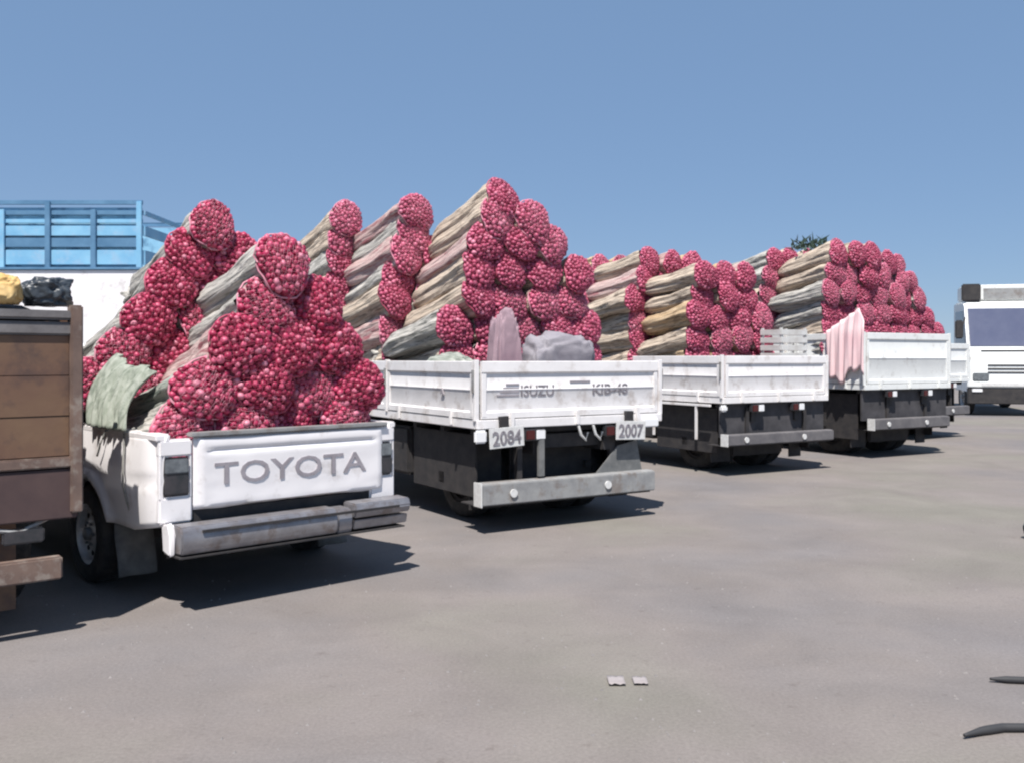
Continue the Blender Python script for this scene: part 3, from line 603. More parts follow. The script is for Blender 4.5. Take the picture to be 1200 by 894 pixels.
# ================================================================ sacks of red onions
ico = bmesh.new(); bmesh.ops.create_icosphere(ico, subdivisions=2, radius=1)
ICO_V = [v.co.copy() for v in ico.verts]; ICO_F = [[v.index for v in f.verts] for f in ico.faces]; ico.free()
def sack_meshes(seed):
    rnd = random.Random(seed); r0 = .172; Ls = .98
    def rad(y, th):
        e = 1.0
        if y > .08: e = 1 - .27 * min(1, (y - .08) / .35) ** .8
        if y > .72 * Ls: e -= .50 * ((y - .72 * Ls) / (.28 * Ls)) ** 1.7
        if y < .06: e = .94 + .06 * max(0, y) / .06
        fold = .013 * math.sin(th * 7 + seed + y * 2.5) + .009 * math.sin(th * 15 + 2 * seed - y * 3) - .008 * abs(math.sin(th * 9.5 + y * 1.5))
        lump = .009 * fbm((math.cos(th) * 1.3 + seed * 7, y * 5, math.sin(th) * 1.3), 1.6)
        sag = 1 + .05 * math.cos(2 * th)
        return (r0 * sag + fold * .8 + lump) * e
    cl = MB(); NA, NY = 56, 20; vs = []; fs = []
    ys = [-.01 + .02 * rnd.random()] + [.04 + (Ls - .04) * i / (NY - 1) for i in range(NY)]
    for i, y in enumerate(ys):
        for j in range(NA):
            th = 2 * math.pi * j / NA; rr = rad(y, th)
            yy = y + (.025 * fbm((math.cos(th) * 2, seed, math.sin(th) * 2)) if i == 0 else 0)
            if i == 0: rr *= 1.02
            vs.append((rr * math.cos(th), yy, rr * math.sin(th) - .03 * (y / Ls) ** 2))
    for i in range(len(ys) - 1):
        for j in range(NA): fs.append((i * NA + j, i * NA + (j + 1) % NA, (i + 1) * NA + (j + 1) % NA, (i + 1) * NA + j))
    # tied tail ruff
    o = len(vs)
    for q, (yy, kk) in enumerate(((Ls + .015, .16), (Ls + .05, .30), (Ls + .09, .42))):
        for j in range(NA):
            th = 2 * math.pi * j / NA; rr = r0 * kk * (1 + .22 * math.sin(th * 6 + seed) * q / 2)
            vs.append((rr * math.cos(th), yy + .012 * math.sin(th * 5), rr * math.sin(th) - .03))
    b0 = (len(ys) - 1) * NA
    for q in range(3):
        a0 = b0 if q == 0 else o + (q - 1) * NA; a1 = o + q * NA
        for j in range(NA): fs.append((a0 + j, a0 + (j + 1) % NA, a1 + (j + 1) % NA, a1 + j))
    cl.add(vs, fs)
    # onions packed in the domed mouth
    on = MB(); pts = []
    def dome(px, pz):
        q = min(1, (px * px + pz * pz) / (r0 * r0)); return -.058 * (1 - q) ** .6 + .0
    tries = 0
    while tries < 6500:
        tries += 1; a = rnd.random() * 2 * math.pi; rr = r0 * .97 * math.sqrt(rnd.random()); x, z = rr * math.cos(a), rr * math.sin(a)
        y = dome(x, z) + .008 * (rnd.random() - .5); rad_ = rnd.uniform(.0155, .0235)
        if all((x - q[0]) ** 2 + (y - q[1]) ** 2 + (z - q[2]) ** 2 > ((rad_ + q[3]) * .74) ** 2 for q in pts): pts.append((x, y, z, rad_))
    vs = []; fs = []                                 # onions deeper in the sack, seen only in the crevices
    for a in range(7):
        for j in range(20):
            rr = r0 * .97 * a / 6; th = 2 * math.pi * j / 20; vs.append((rr * math.cos(th), dome(rr, 0) + .012, rr * math.sin(th)))
    for a in range(6):
        for j in range(20): fs.append((a * 20 + j, a * 20 + (j + 1) % 20, (a + 1) * 20 + (j + 1) % 20, (a + 1) * 20 + j))
    on.add(vs, fs)
    for x, y, z, rr in pts:
        ax = Matrix.Rotation(rnd.random() * 6.28, 3, 'X') @ Matrix.Rotation(rnd.random() * 6.28, 3, 'Z')
        vv = []
        for c_ in ICO_V:
            k = 1 + .22 * max(0, c_.z) ** 6 * 2; q = Vector((c_.x, c_.y, c_.z * .92 * k)); q = ax @ q * rr; vv.append((x + q.x, y + q.y, z + q.z))
        on.add(vv, ICO_F)
    # netting cords spiralling over the dome
    nc = MB()
    NL = 9
    for fam in (0, 1):
        for i in range(-NL, NL + 1):
            off = i * r0 / NL * 1.0; p_ = []
            for s in range(13):
                w_ = -1 + 2 * s / 12; hw = math.sqrt(max(0, (r0 * 1.0) ** 2 - off * off)); q = w_ * hw
                x, z = (off + .25 * q, q) if fam else (q, off - .25 * q)
                x += .006 * math.sin(s * 1.9 + i * 2.3 + seed); z += .006 * math.sin(s * 2.3 + i * 1.7)
                if x * x + z * z < (r0 * 1.0) ** 2: p_.append((x, dome(x, z) - .021 + .005 * math.sin(s * 2.4 + i), z))
            if len(p_) > 2: nc.tube(p_, .0010, 3, False)
    rim = []
    for j in range(25):
        th = 2 * math.pi * j / 24; rr = r0 * 1.03 + .004 * math.sin(j * 3.1); rim.append((rr * math.cos(th), -.006 + .012 * math.sin(j * 1.7 + seed), rr * math.sin(th)))
    nc.tube(rim, .006, 5, False)
    a1, a2 = rnd.random() * 6.28, rnd.random() * 6.28
    for mb_ in (cl, on, nc):
        for i, (x, y, z) in enumerate(mb_.v):
            th = math.atan2(z, x); k = 1 + .07 * math.cos(2 * th + a1) + .05 * math.cos(3 * th + a2)
            mb_.v[i] = (x * k, y + .10 * x * math.sin(a1) * max(0, 1 - y / .3), z * k)
    return (cl.mesh('sack_cloth', 'cloth_grey', 180), on.mesh('onion_heap', 'onion', 180), nc.mesh('net_cords', 'cord', 180))
SM = [sack_meshes(s) for s in range(1, 10)]
sack_n = [0]
CLN = {'cloth_grey': 'grey', 'cloth_green': 'greenish grey', 'cloth_pink': 'pinkish', 'cloth_beige': 'beige', 'cloth_tan': 'tan'}
ORD = ['first', 'second', 'third', 'fourth', 'fifth', 'sixth', 'seventh', 'eighth']
ROWN = ['bottom', 'second', 'third', 'fourth', 'fifth', 'sixth', 'seventh', 'eighth']
def place_sack(P, th, pitch, roll, sc, clothm, label, group, palecord=False):
    i = sack_n[0]; sack_n[0] += 1; ms = SM[random.randrange(len(SM))]
    e = bpy.data.objects.new('onion_sack', ms[0]); col.objects.link(e)
    mt = Matrix.Translation(P) @ Matrix.Rotation(th, 4, 'Z') @ Matrix.Rotation(-pitch, 4, 'X') @ Matrix.Rotation(roll, 4, 'Y') @ Matrix.Diagonal((sc, sc * random.uniform(.96, 1.08), sc, 1))
    root = bpy.data.objects.new('onion_sack', None); col.objects.link(root); bpy.data.objects.remove(e)
    root.matrix_world = mt; root.empty_display_size = .1
    tag(root, label, 'sack', group)
    c = link('sack_cloth', ms[0], root); c.material_slots[0].link = 'OBJECT'; c.material_slots[0].material = M[clothm]
    o = link('onion_heap', ms[1], root); o['kind'] = 'stuff'
    if 'pickup' not in group: o.material_slots[0].link = 'OBJECT'; o.material_slots[0].material = M['onion_pink']
    k = link('net_cords', ms[2], root)
    if palecord: k.material_slots[0].link = 'OBJECT'; k.material_slots[0].material = M['cord_pale']
    return root
def pile(root, t0, rows, d, yaw, pitch, cloths, where, group, keep=None, lean=0.0):
    """rows: (height of the sack centres, how many, middle of the row)"""
    sc = d / .334; nr = len(rows); th0 = root.rotation_euler.z
    for r, (z, cnt, uc) in enumerate(rows):
        for i in range(cnt):
            if keep and not keep(r, i, cnt, nr): continue
            u = uc + (i - (cnt - 1) / 2) * d * .97 + random.uniform(-.025, .025)
            t = t0 + lean * r + random.uniform(-.045, .035)
            P = world_of(root, u, t, z + random.uniform(-.02, .02))
            pt = min(R(pitch), R(3 + 4 * r)) + R(random.uniform(-2, 2))
            rw = 'top row' if r == nr - 1 else ('bottom row' if r == 0 else ROWN[r] + ' row')
            lab = f'topmost onion sack {where}' if cnt == 1 and r == nr - 1 else (f'onion sack alone in {rw} {where}' if cnt == 1 else f'{ORD[i]} sack from left, {rw}, {where}')
            place_sack(P, th0 + R(yaw * min(1, r / 2) + random.uniform(-3, 3)), pt, random.uniform(-.5, .5) + (math.pi if random.random() < .5 else 0), sc * random.uniform(.96, 1.04), random.choice(cloths), lab, group, random.random() < .35)
outer = lambda r, i, c, nr: i < 2 or i == c - 1 or r >= nr - 2
GP = 'onion sacks piled in the pickup bed'
pile(pickup, .20, [(.76, 4, .80), (1.03, 4, .80), (1.27, 4, .93), (1.54, 3, .96), (1.79, 2, .97), (2.04, 1, .93)], .385, 0, 14,
     ['cloth_grey', 'cloth_green', 'cloth_grey', 'cloth_pink'], "pickup's rear pyramid", GP)
pile(pickup, 1.20, [(.76, 4, .80), (1.02, 4, .76), (1.26, 5, .78), (1.50, 4, .80), (1.74, 4, .96), (1.98, 3, .95), (2.20, 3, 1.08), (2.40, 1, .86)], .36, 0, 17,
     ['cloth_grey', 'cloth_green', 'cloth_pink', 'cloth_grey'], "pickup's taller pile by the cab", GP, keep=outer)
G2 = 'onion sacks heaped on the second truck'
pile(t2, 1.0, [(1.15, 4, 1.0), (1.43, 5, 1.10), (1.75, 5, 1.10), (2.04, 4, 1.12), (2.31, 4, 1.16), (2.57, 3, 1.06), (2.80, 2, .98), (2.98, 1, .88)], .39, 8, 15,
     ['cloth_beige', 'cloth_beige', 'cloth_pink', 'cloth_beige', 'cloth_grey'], 'steep middle heap on the second truck', G2)
pile(t2, 2.05, [(1.15, 3, .70), (1.45, 3, .62), (1.75, 3, .60), (2.05, 3, .60), (2.28, 2, .46), (2.53, 2, .50), (2.76, 1, .42), (2.96, 1, .47)], .39, 10, 15,
     ['cloth_grey', 'cloth_beige', 'cloth_pink'], 'slim heap ahead of the steep one', G2)
pile(t2, 3.0, [(1.15, 2, .50), (1.45, 2, .40), (1.74, 2, .26), (2.02, 2, .22), (2.28, 2, .20), (2.52, 2, .22), (2.74, 1, .02), (2.96, 1, .05)], .39, 12, 15,
     ['cloth_grey', 'cloth_beige'], "narrow heap near the second truck's cab", G2)
G3 = 'onion sacks stacked on the third truck'
def rws(z0_, st_, lst): return [(z0_ + st_ * k, c_, u_) for k, (c_, u_) in enumerate(lst)]
pile(t3, .80, rws(1.18, .272, [(4, .92), (4, .90), (4, .88), (4, .86), (3, .80), (3, .78)]), .39, 6, 8, ['cloth_tan', 'cloth_tan', 'cloth_pink', 'cloth_beige'], "third truck's tan rear stack", G3)
pile(t3, 1.85, rws(1.18, .272, [(4, .92), (5, .9), (5, .9), (5, .85), (5, .82), (4, .78), (3, .7)]), .39, 10, 8, ['cloth_tan', 'cloth_pink', 'cloth_beige'], "third truck's middle stack", G3, keep=outer)
pile(t3, 2.85, rws(1.18, .272, [(4, .92), (5, .9), (5, .8), (5, .8), (5, .75), (4, .7), (3, .6)]), .39, 10, 8, ['cloth_tan', 'cloth_pink'], "stack beside the third truck's cab", G3, keep=outer)
G4 = 'onion sacks stacked on the fourth truck'
pile(t4, .8, rws(1.28, .295, [(4, .97), (5, .98), (5, .98), (5, .98), (5, .95), (4, .86), (3, .74)]), .40, 4, 9, ['cloth_pink', 'cloth_beige', 'cloth_grey'], 'rounded stack above the pink sheet', G4)
pile(t4, 1.95, rws(1.28, .295, [(4, .9), (5, .9), (5, .9), (5, .9), (5, .85), (4, .7), (3, .6)]), .40, 8, 9, ['cloth_grey', 'cloth_beige'], 'stack behind the rounded one', G4, keep=outer)
G5 = 'onion sacks on the farthest loaded truck'
pile(t5, .5, rws(1.3, .31, [(4, .97), (5, .97), (5, .95), (4, .80), (3, .66), (3, .52), (2, .35)]), .40, 4, 10, ['cloth_pink', 'cloth_grey'], 'small farthest stack in the row', G5)

# ---------------------------------------------------------------- soft bags and bits on the loads
def lump(name, mat, c, sx, sy, sz, seed, amp=.12, rot=0.0, top=0.0, sub=5, parent=None, box=.75):
    bm = bmesh.new(); bmesh.ops.create_icosphere(bm, subdivisions=sub, radius=1); mb = MB()
    for v in bm.verts:
        d = v.co.copy(); k = 1 + amp * fbm(d * 1.5 + Vector((seed * 3.3, 0, 0))) - amp * .7 * abs(noise.noise(Vector((d.x * 3.2, d.y * 3.2, d.z * 1.2)) + Vector((seed, 9, 0)))) + amp * .25 * noise.noise(d * 9)
        q = Vector([math.copysign(abs(c_) ** box, c_) for c_ in d]) * k
        tp = 1 - top * max(0, min(1, (q.z + 1) / 2))
        z = max(q.z, -.86)
        v.co = Vector((q.x * sx * tp, q.y * sy * tp, z * sz + sz * .86))
    mb.bm(bm); o = mb.obj(name, mat, parent, 180); o.location = c; o.rotation_euler = (0, 0, rot); return o
o = lump('upright_sack', 'pink_bag', world_of(t2, .46, .30, .952), .19, .14, .50, 3, .16, R(30), .42, box=.5)
tag(o, 'plain pinkish grey sack standing upright behind the lettered tailgate', 'sack')
o = lump('stuffed_bag', 'grey_bag', world_of(t2, 1.08, .36, .952), .38, .20, .39, 5, .16, R(32), .12, box=.5)
tag(o, 'wide sagging grey bag showing above the lettered tailgate', 'bag')
o = lump('stuffed_bag', 'cloth_green', world_of(t2, .14, .72, .952), .13, .55, .29, 8, .10, R(32), .1)
tag(o, 'pale greenish folded bag lying along the lettered truck side board', 'bag')
# white slatted crates on the third truck
def crate(P, th, label):
    r = empty('crate', P, th); tag(r, label, 'crate', 'white crates on the third truck')
    sx, sy, h = .46, .36, .43
    for (x, y) in ((0, 0), (sx - .03, 0), (0, sy - .03), (sx - .03, sy - .03)):
        q = MB(); q.box(x, x + .03, y, y + .03, 0, h); q.obj('corner_upright', 'crate', r)
    q = MB(); q.box(.0, sx, 0, sy, .004, .02); q.obj('base', 'crate', r)
    z = .03; fm = None
    for k in range(4):
        q = MB(); q.box(-.006, sx + .006, -.012, -.001, 0, .07, .003); a_ = q.obj('slat', 'crate', r) if not fm else copyto(fm, (0, 0, z), r)
        fm = fm or a_; a_.location = (0, 0, z); copyto(fm, (0, sy + .013, z), r); z += .102
    fm = None; z = .03
    for k in range(4):
        if not fm:
            q = MB(); q.box(-.012, -.001, 0, sy, 0, .07, .003); fm = q.obj('slat', 'crate', r); a_ = fm
        else: a_ = copyto(fm, (0, 0, z), r)
        a_.location = (0, 0, z); copyto(fm, (sx + .013, 0, z), r); z += .102
    return r
crate(world_of(t3, 1.12, .12, .982), t3.rotation_euler.z, 'white slatted crate low on the third truck, mostly behind its tailgate')
crate(world_of(t3, 1.12, .12, .982 + .435), t3.rotation_euler.z, 'white slatted crate stacked on another above the third truck tailgate')
# leafy stalks on top of the fourth truck load
lf = MB(); rnd = random.Random(5)
for k in range(150):
    c0_ = Vector((rnd.uniform(-.28, .28), rnd.uniform(-.18, .18), rnd.uniform(0, .14))); d = Vector((rnd.uniform(-1, 1), rnd.uniform(-1, 1), rnd.uniform(.0, 1.4))).normalized()
    ln = rnd.uniform(.07, .15 if rnd.random() < .85 else .34); s_ = d.cross(Vector((rnd.random(), rnd.random(), .3))).normalized() * rnd.uniform(.010, .026)
    mdp = c0_ + d * ln * .5 + Vector((0, 0, .01)); lf.add([c0_, mdp + s_, c0_ + d * ln, mdp - s_], [(0, 1, 2, 3)])
o = lf.obj('leafy_stalks', 'leaf', None, None); o.location = world_of(t4, .45, 1.40, 3.14); tag(o, 'dark green leafy stalks thrown on top of the fourth truck load', 'leaves')
o = lump('folded_tarpaulin', 'black_bag', world_of(t5, .45, 1.0, 3.28), .34, .28, .08, 4, .14, .5); tag(o, 'dark folded sheet on top of the farthest onion load', 'tarpaulin')
# pale pink sheet over the near corner of truck four
sh = MB(); vs = []; fs = []; NU, NV = 34, 14
for j in range(NV + 1):
    for i in range(NU + 1):
        a = i / NU; bq = j / NV; t_ = -.04 + .68 * a
        top = 1.86 + .32 * max(0, 1 - abs(a - .16) / (.16 if a < .16 else .84)) ** 1.0
        bot = 1.20 + .10 * math.sin(a * 7) + .05 * math.sin(a * 19)
        z = bot + (top - bot) * bq
        x = -.06 - .018 * math.sin(a * 30 + bq * 2) - .010 * math.sin(a * 53) + .05 * max(0, (z - 1.84) / .4)
        vs.append((x, t_, z))
for j in range(NV):
    for i in range(NU): q_ = j * (NU + 1) + i; fs.append((q_, q_ + 1, q_ + NU + 2, q_ + NU + 1))
sh.add(vs, fs); o = sh.obj('draped_sheet', 'pink_cloth', None, 180); o.location = t4.location; o.rotation_euler = t4.rotation_euler
md = o.modifiers.new('s', 'SOLIDIFY'); md.thickness = .02
tag(o, 'pale pink sheet hung in folds over the side of the fourth truck beside its corner', 'sheet')
dc = MB(); vs = []; fs = []; NU, NV = 44, 16
for j in range(NV + 1):
    for i in range(NU + 1):
        a = i / NU; q = j / NV; t_ = .40 + .60 * a + .05 * math.sin(q * 3 + 1)
        z = 1.022 + (.34 + .10 * a + .025 * math.sin(a * 8)) * (1 - q) ** 1.05
        x = .17 - .21 * q ** .7 - .03 * math.sin(q * math.pi) + .016 * math.sin(a * 42 + q * 2) + .012 * math.sin(a * 71 - q * 3) - .012
        vs.append((x, t_, z))
for j in range(NV):
    for i in range(NU): q_ = j * (NU + 1) + i; fs.append((q_, q_ + 1, q_ + NU + 2, q_ + NU + 1))
dc.add(vs, fs); o = dc.obj('draped_cloth', 'cloth_drape', None, 180); o.location = pickup.location; o.rotation_euler = pickup.rotation_euler
o.modifiers.new('s', 'SOLIDIFY').thickness = .006
tag(o, 'grey green cloth hanging in folds over the pickup side rail below the sacks', 'cloth')
# rope and straps on the pickup
def rope(name, mat, pts, r, label, cat, group=None):
    mb = MB(); P = []
    pts = [Vector(q) for q in pts]
    for i in range(len(pts) - 1):
        for s in range(5): P.append(pts[i].lerp(pts[i + 1], s / 5))
    P.append(pts[-1]); P = [q + Vector((fbm(q * 5) * .008, fbm(q * 5 + Vector((3, 0, 0))) * .008, 0)) for q in P]
    mb.tube(P, r, 6); o = mb.obj(name, mat, None, 180); o.location = pickup.location; o.rotation_euler = pickup.rotation_euler; return tag(o, label, cat, group)
rope('tie_rope', 'rope', [(.04, .44, 1.03), (-.03, .43, 1.0), (-.047, .40, .85), (-.052, .38, .70), (-.040, .36, .60), (-.02, .36, .55)], .007, 'dark rope hanging down the pickup side nearer the tail lamp', 'rope')
rope('tie_rope', 'rope', [(.04, .72, 1.03), (-.03, .72, 1.0), (-.052, .75, .92), (-.052, .80, .84)], .007, 'short dark rope over the pickup side rail above the rear wheel', 'rope')
# ================================================================ brown tipper at the left edge
def build_brown():
    W = 2.1; root = empty('cargo_truck', (-2.295 - 2.1 * math.sin(R(50)), 5.0 - 2.1 * math.cos(R(50)), 0), R(40))
    tag(root, 'rusty brown high sided truck at the left edge of the row', 'truck')
    LB = 3.4; z0, z1 = .88, 1.70
    q = MB(); q.box(.04, W - .04, 0.03, LB, z0 - .08, z0 - .003); q.obj('deck', 'rust_dark', root)
    zs = z0 + .058; hh = (z1 - .13 - zs) / 3
    for k in range(3):
        q = MB(); q.box(.06, W - .06, -.005 - .003 * (k % 2), .03, zs + k * hh + .001, zs + (k + 1) * hh - .001, .003)
        q.obj('board', 'rust', root)
    q = MB(); q.box(.07, W - .07, .015, .028, zs, z1 - .12); q.obj('backing_sheet', 'rust', root)
    q = MB(); q.box(.03, W - .03, -.03, .04, z0, z0 + .055, .008); q.obj('lower_rail', 'rust_rail', root)
    q = MB(); q.box(.03, W - .03, -.022, .04, z1 - .13, z1 - .06, .01); q.box(.02, W - .02, -.035, .045, z1 - .05, z1, .012); q.obj('top_rail', 'tarp_grey', root)
    for x in (0, W - .06, W * .5):
        q = MB(); q.box(x, x + .06, -.045, .04, z0 - .24, z1 + (.03 if x != W * .5 else -.06), .008); q.obj('upright', 'rust_rail', root)
    for sx in (0, 1):
        x = 0 if sx == 0 else W - .04
        for k in range(4):
            h4 = (z1 - z0) / 4
            q = MB(); q.box(x, x + .04, .05, LB, z0 + k * h4 + .004, z0 + (k + 1) * h4 - .004, .006); q.obj('board', 'rust', root)
        for y in (.9, 1.8, 2.7):
            q = MB(); xx = -.03 if sx == 0 else W; q.box(xx, xx + .03, y, y + .06, z0 - .1, z1, .004); q.obj('upright', 'rust_rail', root)
    q = MB(); q.box(0, W, LB - .04, LB, z0, z1 + .3); q.obj('headboard', 'rust', root)
    q = MB(); q.box(.02, W - .02, -.02, .02, z0 - .27, z0 - .01, .008); q.obj('rear_skirt', 'rust_dark', root)
    q = MB(); q.box(.1, W - .1, -.04, .02, .30, .42, .01); q.obj('underrun_bar', 'rust_rail', root)
    q = MB()
    for x in (.6, 1.4): q.box(x, x + .09, .02, LB + 1.4, .55, .60 + .15)
    q.box(.2, W - .2, .95, 1.05, .38, .48); q.obj('chassis', 'chassis', root)
    wh = make_wheel(.42, .24, root, (.03, 1.0, .42)); make_wheel(0, 0, root, (W - .1, 1.0, .42), 1, mesh_from=wh)
    make_wheel(0, 0, root, (.02, LB + .7, .42), -1, mesh_from=wh); make_wheel(0, 0, root, (W - .06, LB + .7, .42), 1, mesh_from=wh)
    q = MB(); q.box(1.35, 1.85, .30, .32, .10, .62); q.obj('mud_flap', 'rust', root)
    for x in (1.72, .2):
        q = MB(); q.box(x, x + .2, -.015, .03, .50, .58, .01); q.obj('tail_lamp', 'lamp', root)
    # loose straps / bits under the skirt
    q = MB(); q.tube([(1.0, .0, .62), (1.3, -.02, .53), (1.6, .0, .60), (1.8, .0, .56), (1.95, .02, .62)], .012); q.obj('hanging_chain', 'galv', root)
    c0 = LB + .08
    q = MB(); q.prism([(c0, .55), (c0, 2.2), (c0 + 1.1, 2.25), (c0 + 1.5, 1.4), (c0 + 1.6, .5)], 'x', .05, W - .05, .04); q.obj('cab', 'rust', root)
    q = MB(); q.box(.35, W - .35, c0 - .02, c0 + .01, 1.45, 1.95); q.obj('rear_window', 'glass', root)
    # level load under a grey tarpaulin
    tp = MB(); vs = []; fs = []; n_ = 24
    for j in range(n_ + 1):
        for i in range(n_ + 1):
            x = .05 + (W - .10) * i / n_; y = .05 + (LB - .12) * j / n_; ed = min(i, n_ - i, j, n_ - j) / n_
            vs.append((x, y, 1.66 + .10 * min(1, ed * 8) * (1 + .5 * fbm((x * 2, y * 2, 1)))))
    for j in range(n_):
        for i in range(n_): a = j * (n_ + 1) + i; fs.append((a, a + 1, a + n_ + 2, a + n_ + 1))
    tp.add(vs, fs); o = tp.obj('tarpaulin', 'tarp_grey', None, 180); o.location = root.location; o.rotation_euler = root.rotation_euler
    tag(o, 'crumpled grey tarpaulin over the load of the rusty brown truck', 'tarpaulin')
    return root
brown = build_brown()
o = lump('bundle', 'black_bag', world_of(brown, 2.0, .32, 1.735), .13, .11, .085, 11, .3, .4); tag(o, 'black crumpled bundle on the grey tarpaulin of the brown truck', 'bundle')
o = lump('bundle', 'yellow_bag', world_of(brown, 1.775, .22, 1.735), .085, .09, .085, 12, .2, .4); tag(o, 'amber yellow bundle on the grey tarpaulin at the left edge', 'bundle')

# ================================================================ blue stake lorry far left
def build_blue():
    root = empty('stake_lorry', (-5.50, 14.0, 0), R(180)); # local x runs to the left, y toward the camera
    tag(root, 'tall blue slatted cargo lorry with a pale lower body behind the brown truck', 'lorry')
    LB = 6.2; W = 2.3; z0, z1 = 2.42, 3.80
    for sy in (0, 1):
        Y = 0 if sy == 0 else -W
        o_ = 1 if sy == 0 else -1
        for k, (za, zb_, m_) in enumerate(((2.84, 3.06, 'blue_slat'), (3.10, 3.24, 'blue_dark'), (3.27, 3.42, 'blue_slat'), (3.46, 3.52, 'blue_slat'), (3.58, 3.65, 'blue_dark'), (3.735, 3.80, 'blue_dark'))):
            q = MB(); q.box(0, LB, Y + o_ * .0, Y + o_ * .03, za, zb_, .005); s = q.obj('slat', m_, root)
        for k in range(10):
            x = k * (LB - .08) / 9; q = MB(); q.box(x, x + .08, Y + o_ * .034, Y + o_ * .07, 2.78, 3.78 - .12 * (k % 2), .006); q.obj('stake', 'blue_dark' if k % 3 else 'blue_slat', root)
        q = MB(); q.box(.03, LB - .03, min(Y - o_ * .05, Y - o_ * .03), max(Y - o_ * .05, Y - o_ * .03), 2.80, 3.70); q.obj('sheet_lining', 'blue_tarp', root)
        q = MB(); q.box(-.04, LB, Y - o_ * .02, Y + o_ * .05, 1.1, 2.76, .01); q.obj('lower_side', 'white', root)
        q = MB(); q.box(-.05, LB, Y - o_ * .02, Y + o_ * .08, 2.762, 2.80, .006); q.obj('waist_rail', 'blue_dark', root)
    q = MB(); q.box(0, LB, -W, 0, 1.0, 1.08); q.obj('deck', 'chassis', root)
    for za, zb_ in ((2.84, 3.06), (3.27, 3.42), (3.58, 3.65)):
        q = MB(); q.box(-.03, 0, -W, 0, za, zb_, .004); q.obj('slat', 'blue_slat', root)
    q = MB(); q.box(-.03, .0, -W + .04, -.04, 1.1, 2.76); q.obj('rear_door', 'white', root)
    q = MB(); q.box(.2, LB + 1.6, -W + .7, -W + .8, .7, .95); q.box(.2, LB + 1.6, -.8, -.7, .7, .95); q.obj('chassis', 'chassis', root)
    q = MB(); q.prism([(LB + .1, .6), (LB + .1, 2.5), (LB + 1.4, 2.5), (LB + 1.9, 1.6), (LB + 1.95, .6)], 'y', -W + .05, -.05, .04); q.obj('cab', 'offwhite', root)
    q = MB(); q.prism([(LB + .5, 1.6), (LB + .5, 2.25), (LB + 1.3, 2.25), (LB + 1.65, 1.6)], 'y', -.06, -.03); q.obj('side_window', 'glass', root)
    src = None
    for x in (1.0, LB - 1.2, LB + 1.1):
        for yy in (-.02, -W + .02):
            q = MB(); q.lathe([(-.12, .30), (-.12, .48), (.12, .48), (.12, .30)], (x, yy - (.15 if yy > -1 else -.15), .48), 'y', 28)
            t_ = q.obj('wheel', 'rubber', root); q = MB(); q.lathe([(0, .31), (-.03, .15), (0, .001)], (x, yy - (.03 if yy > -1 else -.03), .48), 'y', 20); q.obj('rim', 'rim', t_)
    return root
build_blue()

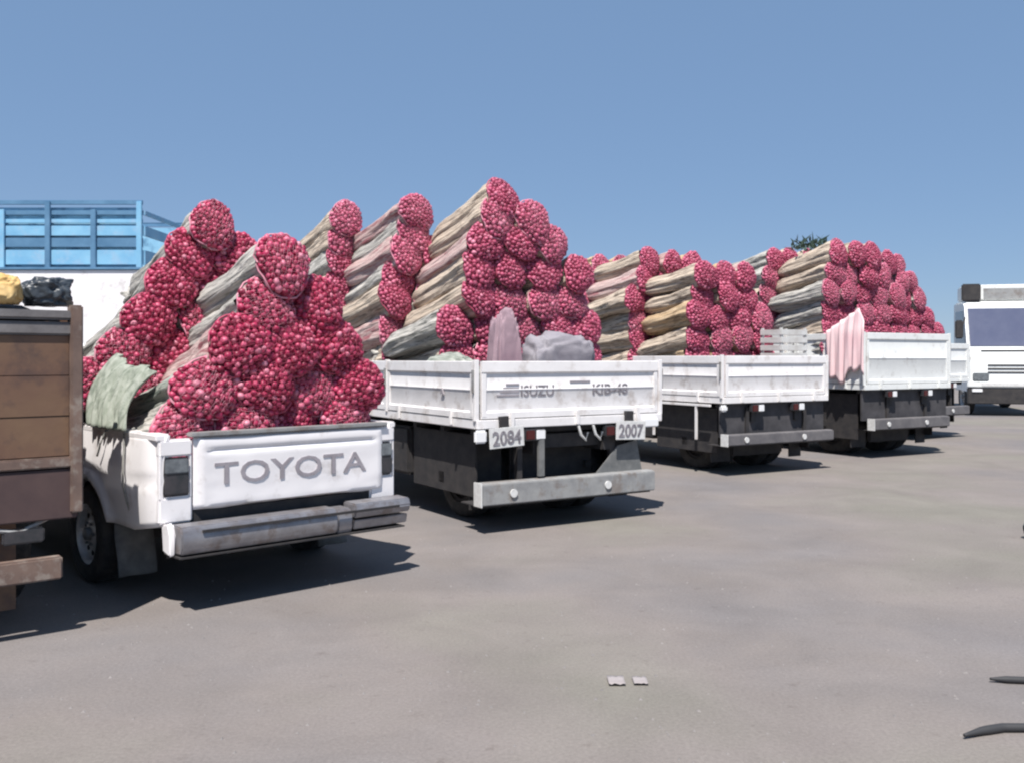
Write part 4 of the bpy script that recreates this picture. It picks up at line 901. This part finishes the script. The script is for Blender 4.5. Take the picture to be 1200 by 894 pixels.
# ================================================================ pale truck coming from the right
def build_far():
    root = empty('parked_truck', (11.62, 23.9, 0), R(-14))   # local x along its front, y going back
    tag(root, 'pale green white truck facing the camera at the right edge', 'truck')
    W = 2.15
    prof = [(.0, .55), (.0, 1.58), (.10, 1.74), (.40, 2.80), (.58, 2.92), (1.75, 2.94), (1.8, .6)]
    q = MB(); q.prism(prof, 'x', 0, W, .05); q.obj('cab', 'offwhite', root)
    ws = MB(); ws.prism([(.075, 1.76), (.355, 2.73), (.40, 2.73), (.14, 1.76)], 'x', .06, W - .12, .0); ws.obj('windscreen', 'bus_glass', root)
    q = MB(); q.box(.3, W - .3, .02, .05, 1.62, 1.66); q.obj('wiper_rail', 'chassis', root)
    for sx in (0, 1):
        x = -.008 if sx == 0 else W - .01
        q = MB(); q.prism([(.34, 1.80), (.62, 2.68), (1.5, 2.68), (1.5, 1.80)], 'x', x, x + .018); q.obj('side_window', 'bus_glass', root)
        q = MB(); xx = -.30 if sx == 0 else W + .1; q.box(xx, xx + .2, .05, .12, 1.95, 2.42, .03); q.tube([(xx + .1, .08, 2.0), (0 if sx == 0 else W, .35, 2.5)], .02); q.obj('wing_mirror', 'chassis', root)
        q = MB(); xx = .10 if sx == 0 else W - .48; q.box(xx, xx + .38, -.035, .02, .88, 1.08, .02); q.obj('headlight', 'lampclear', root)
        q = MB(); xx = .08 if sx == 0 else W - .32; q.box(xx, xx + .24, -.055, .0, .60, .68, .01); q.obj('indicator', 'lampwhite', root)
    for z in (1.08, 1.17, 1.26):
        q = MB(); q.box(.45, W - .45, -.016, .0, z, z + .035); q.obj('grille_slat', 'chassis', root)
    q = MB(); q.box(-.03, W + .03, -.05, .12, .72, .86, .02); q.obj('bumper', 'offwhite', root)
    q = MB(); q.box(-.02, W + .02, -.03, .10, .30, .71, .02); q.obj('lower_valance', 'chassis', root)
    q = MB(); q.box(.3, W - .3, -.06, -.052, .75, .83); q.obj('number_plate', 'plate', root)
    q = MB(); q.box(.08, W - .05, .65, 1.7, 2.945, 3.36, .04); q.obj('roof_box', 'offwhite', root)
    q = MB(); q.box(-.04, .42, .55, .64, 2.93, 3.38, .03); q.obj('roof_vent', 'chassis', root)
    q = MB(); q.box(.5, W - .1, .63, .648, 2.98, 3.26); q.obj('roof_panel', 'galv', root)
    q = MB(); q.box(0, W, 1.9, 6.2, 1.0, 1.12); q.box(0, .05, 1.9, 6.2, 1.12, 1.8); q.box(W - .05, W, 1.9, 6.2, 1.12, 1.8); q.box(0.05, W - .05, 6.15, 6.2, 1.12, 1.8); q.box(.05, W - .05, 1.9, 1.95, 1.12, 1.8); q.obj('cargo_body', 'offwhite', root)
    q = MB(); q.box(.5, .6, .3, 6, .6, .98); q.box(W - .6, W - .5, .3, 6, .6, .98); q.obj('chassis', 'chassis', root)
    wh = make_wheel(.45, .25, root, (.02, .85, .45)); make_wheel(0, 0, root, (W - .02, .85, .45), 1, mesh_from=wh)
    make_wheel(0, 0, root, (.02, 4.8, .45), -1, mesh_from=wh); make_wheel(0, 0, root, (W - .02, 4.8, .45), 1, mesh_from=wh)
build_far()

# ================================================================ bits on the ground
o = lump('crumpled_bag', 'black_bag', (4.32 - .17 + .06, 7.55, 0), .085, .075, .085, 21, .22, .2); tag(o, 'small black crumpled bag lying on the bare ground at the right edge', 'bag')
def strip(pts, w_, label):  # dark tapering strokes along the ground, built as thin tubes
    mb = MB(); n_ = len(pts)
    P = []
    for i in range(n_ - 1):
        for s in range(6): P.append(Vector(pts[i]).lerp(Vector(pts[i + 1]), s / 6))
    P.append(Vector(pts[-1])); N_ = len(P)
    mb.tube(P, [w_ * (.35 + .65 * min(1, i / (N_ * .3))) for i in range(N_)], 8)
    o = mb.obj('dark_strip', 'strip_black', None, 180); return tag(o, label, 'rubber strip')
def gp(px, py): Z = CAMH * F / (py - 420); return ((px - 600) / F * Z, Z, .016)
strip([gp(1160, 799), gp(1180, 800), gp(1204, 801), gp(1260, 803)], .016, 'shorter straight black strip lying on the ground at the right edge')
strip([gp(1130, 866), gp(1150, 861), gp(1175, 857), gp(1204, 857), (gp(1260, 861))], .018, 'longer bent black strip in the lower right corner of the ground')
for i, (px, py, s_) in enumerate(((722, 799, .068), (750, 799, .058))):
    P = gp(px, py); bm = bmesh.new(); bmesh.ops.create_grid(bm, x_segments=6, y_segments=4, size=1); mb = MB()
    for v in bm.verts: v.co = Vector((v.co.x * s_ * .55, v.co.y * s_ * .8, .006 + .006 * fbm(v.co * 2 + Vector((i * 5, 0, 0)))))
    mb.bm(bm); o = mb.obj('paper_scrap', 'paper', None, 180); o.location = (P[0], P[1], .004); o.modifiers.new('s', 'SOLIDIFY').thickness = .002
    tag(o, ['left one of two pale dusty paper scraps lying on the open ground', 'right one of two pale dusty paper scraps lying on the open ground'][i], 'paper')
# fine gravel
gv = MB(); rnd = random.Random(3)
for k in range(1500):
    d = 2.6 + 16 * rnd.random() ** 1.6; a = rnd.uniform(-.62, .62); x, y = d * math.tan(a), d; s_ = rnd.uniform(.003, .009)
    vs = [(x + s_ * rnd.uniform(.6, 1.3) * cx, y + s_ * rnd.uniform(.6, 1.3) * cy, z) for cx, cy, z in ((-1, -1, -.001), (1, -1, -.001), (1, 1, -.001), (-1, 1, -.001), (0, 0, s_ * .9))]
    gv.add(vs, [(0, 1, 4), (1, 2, 4), (2, 3, 4), (3, 0, 4)])
o = gv.obj('gravel', 'paper', None, None); o.data.materials[0] = M['grit']; tag(o, 'fine loose gravel scattered over the dusty ground', 'gravel', kind='stuff')
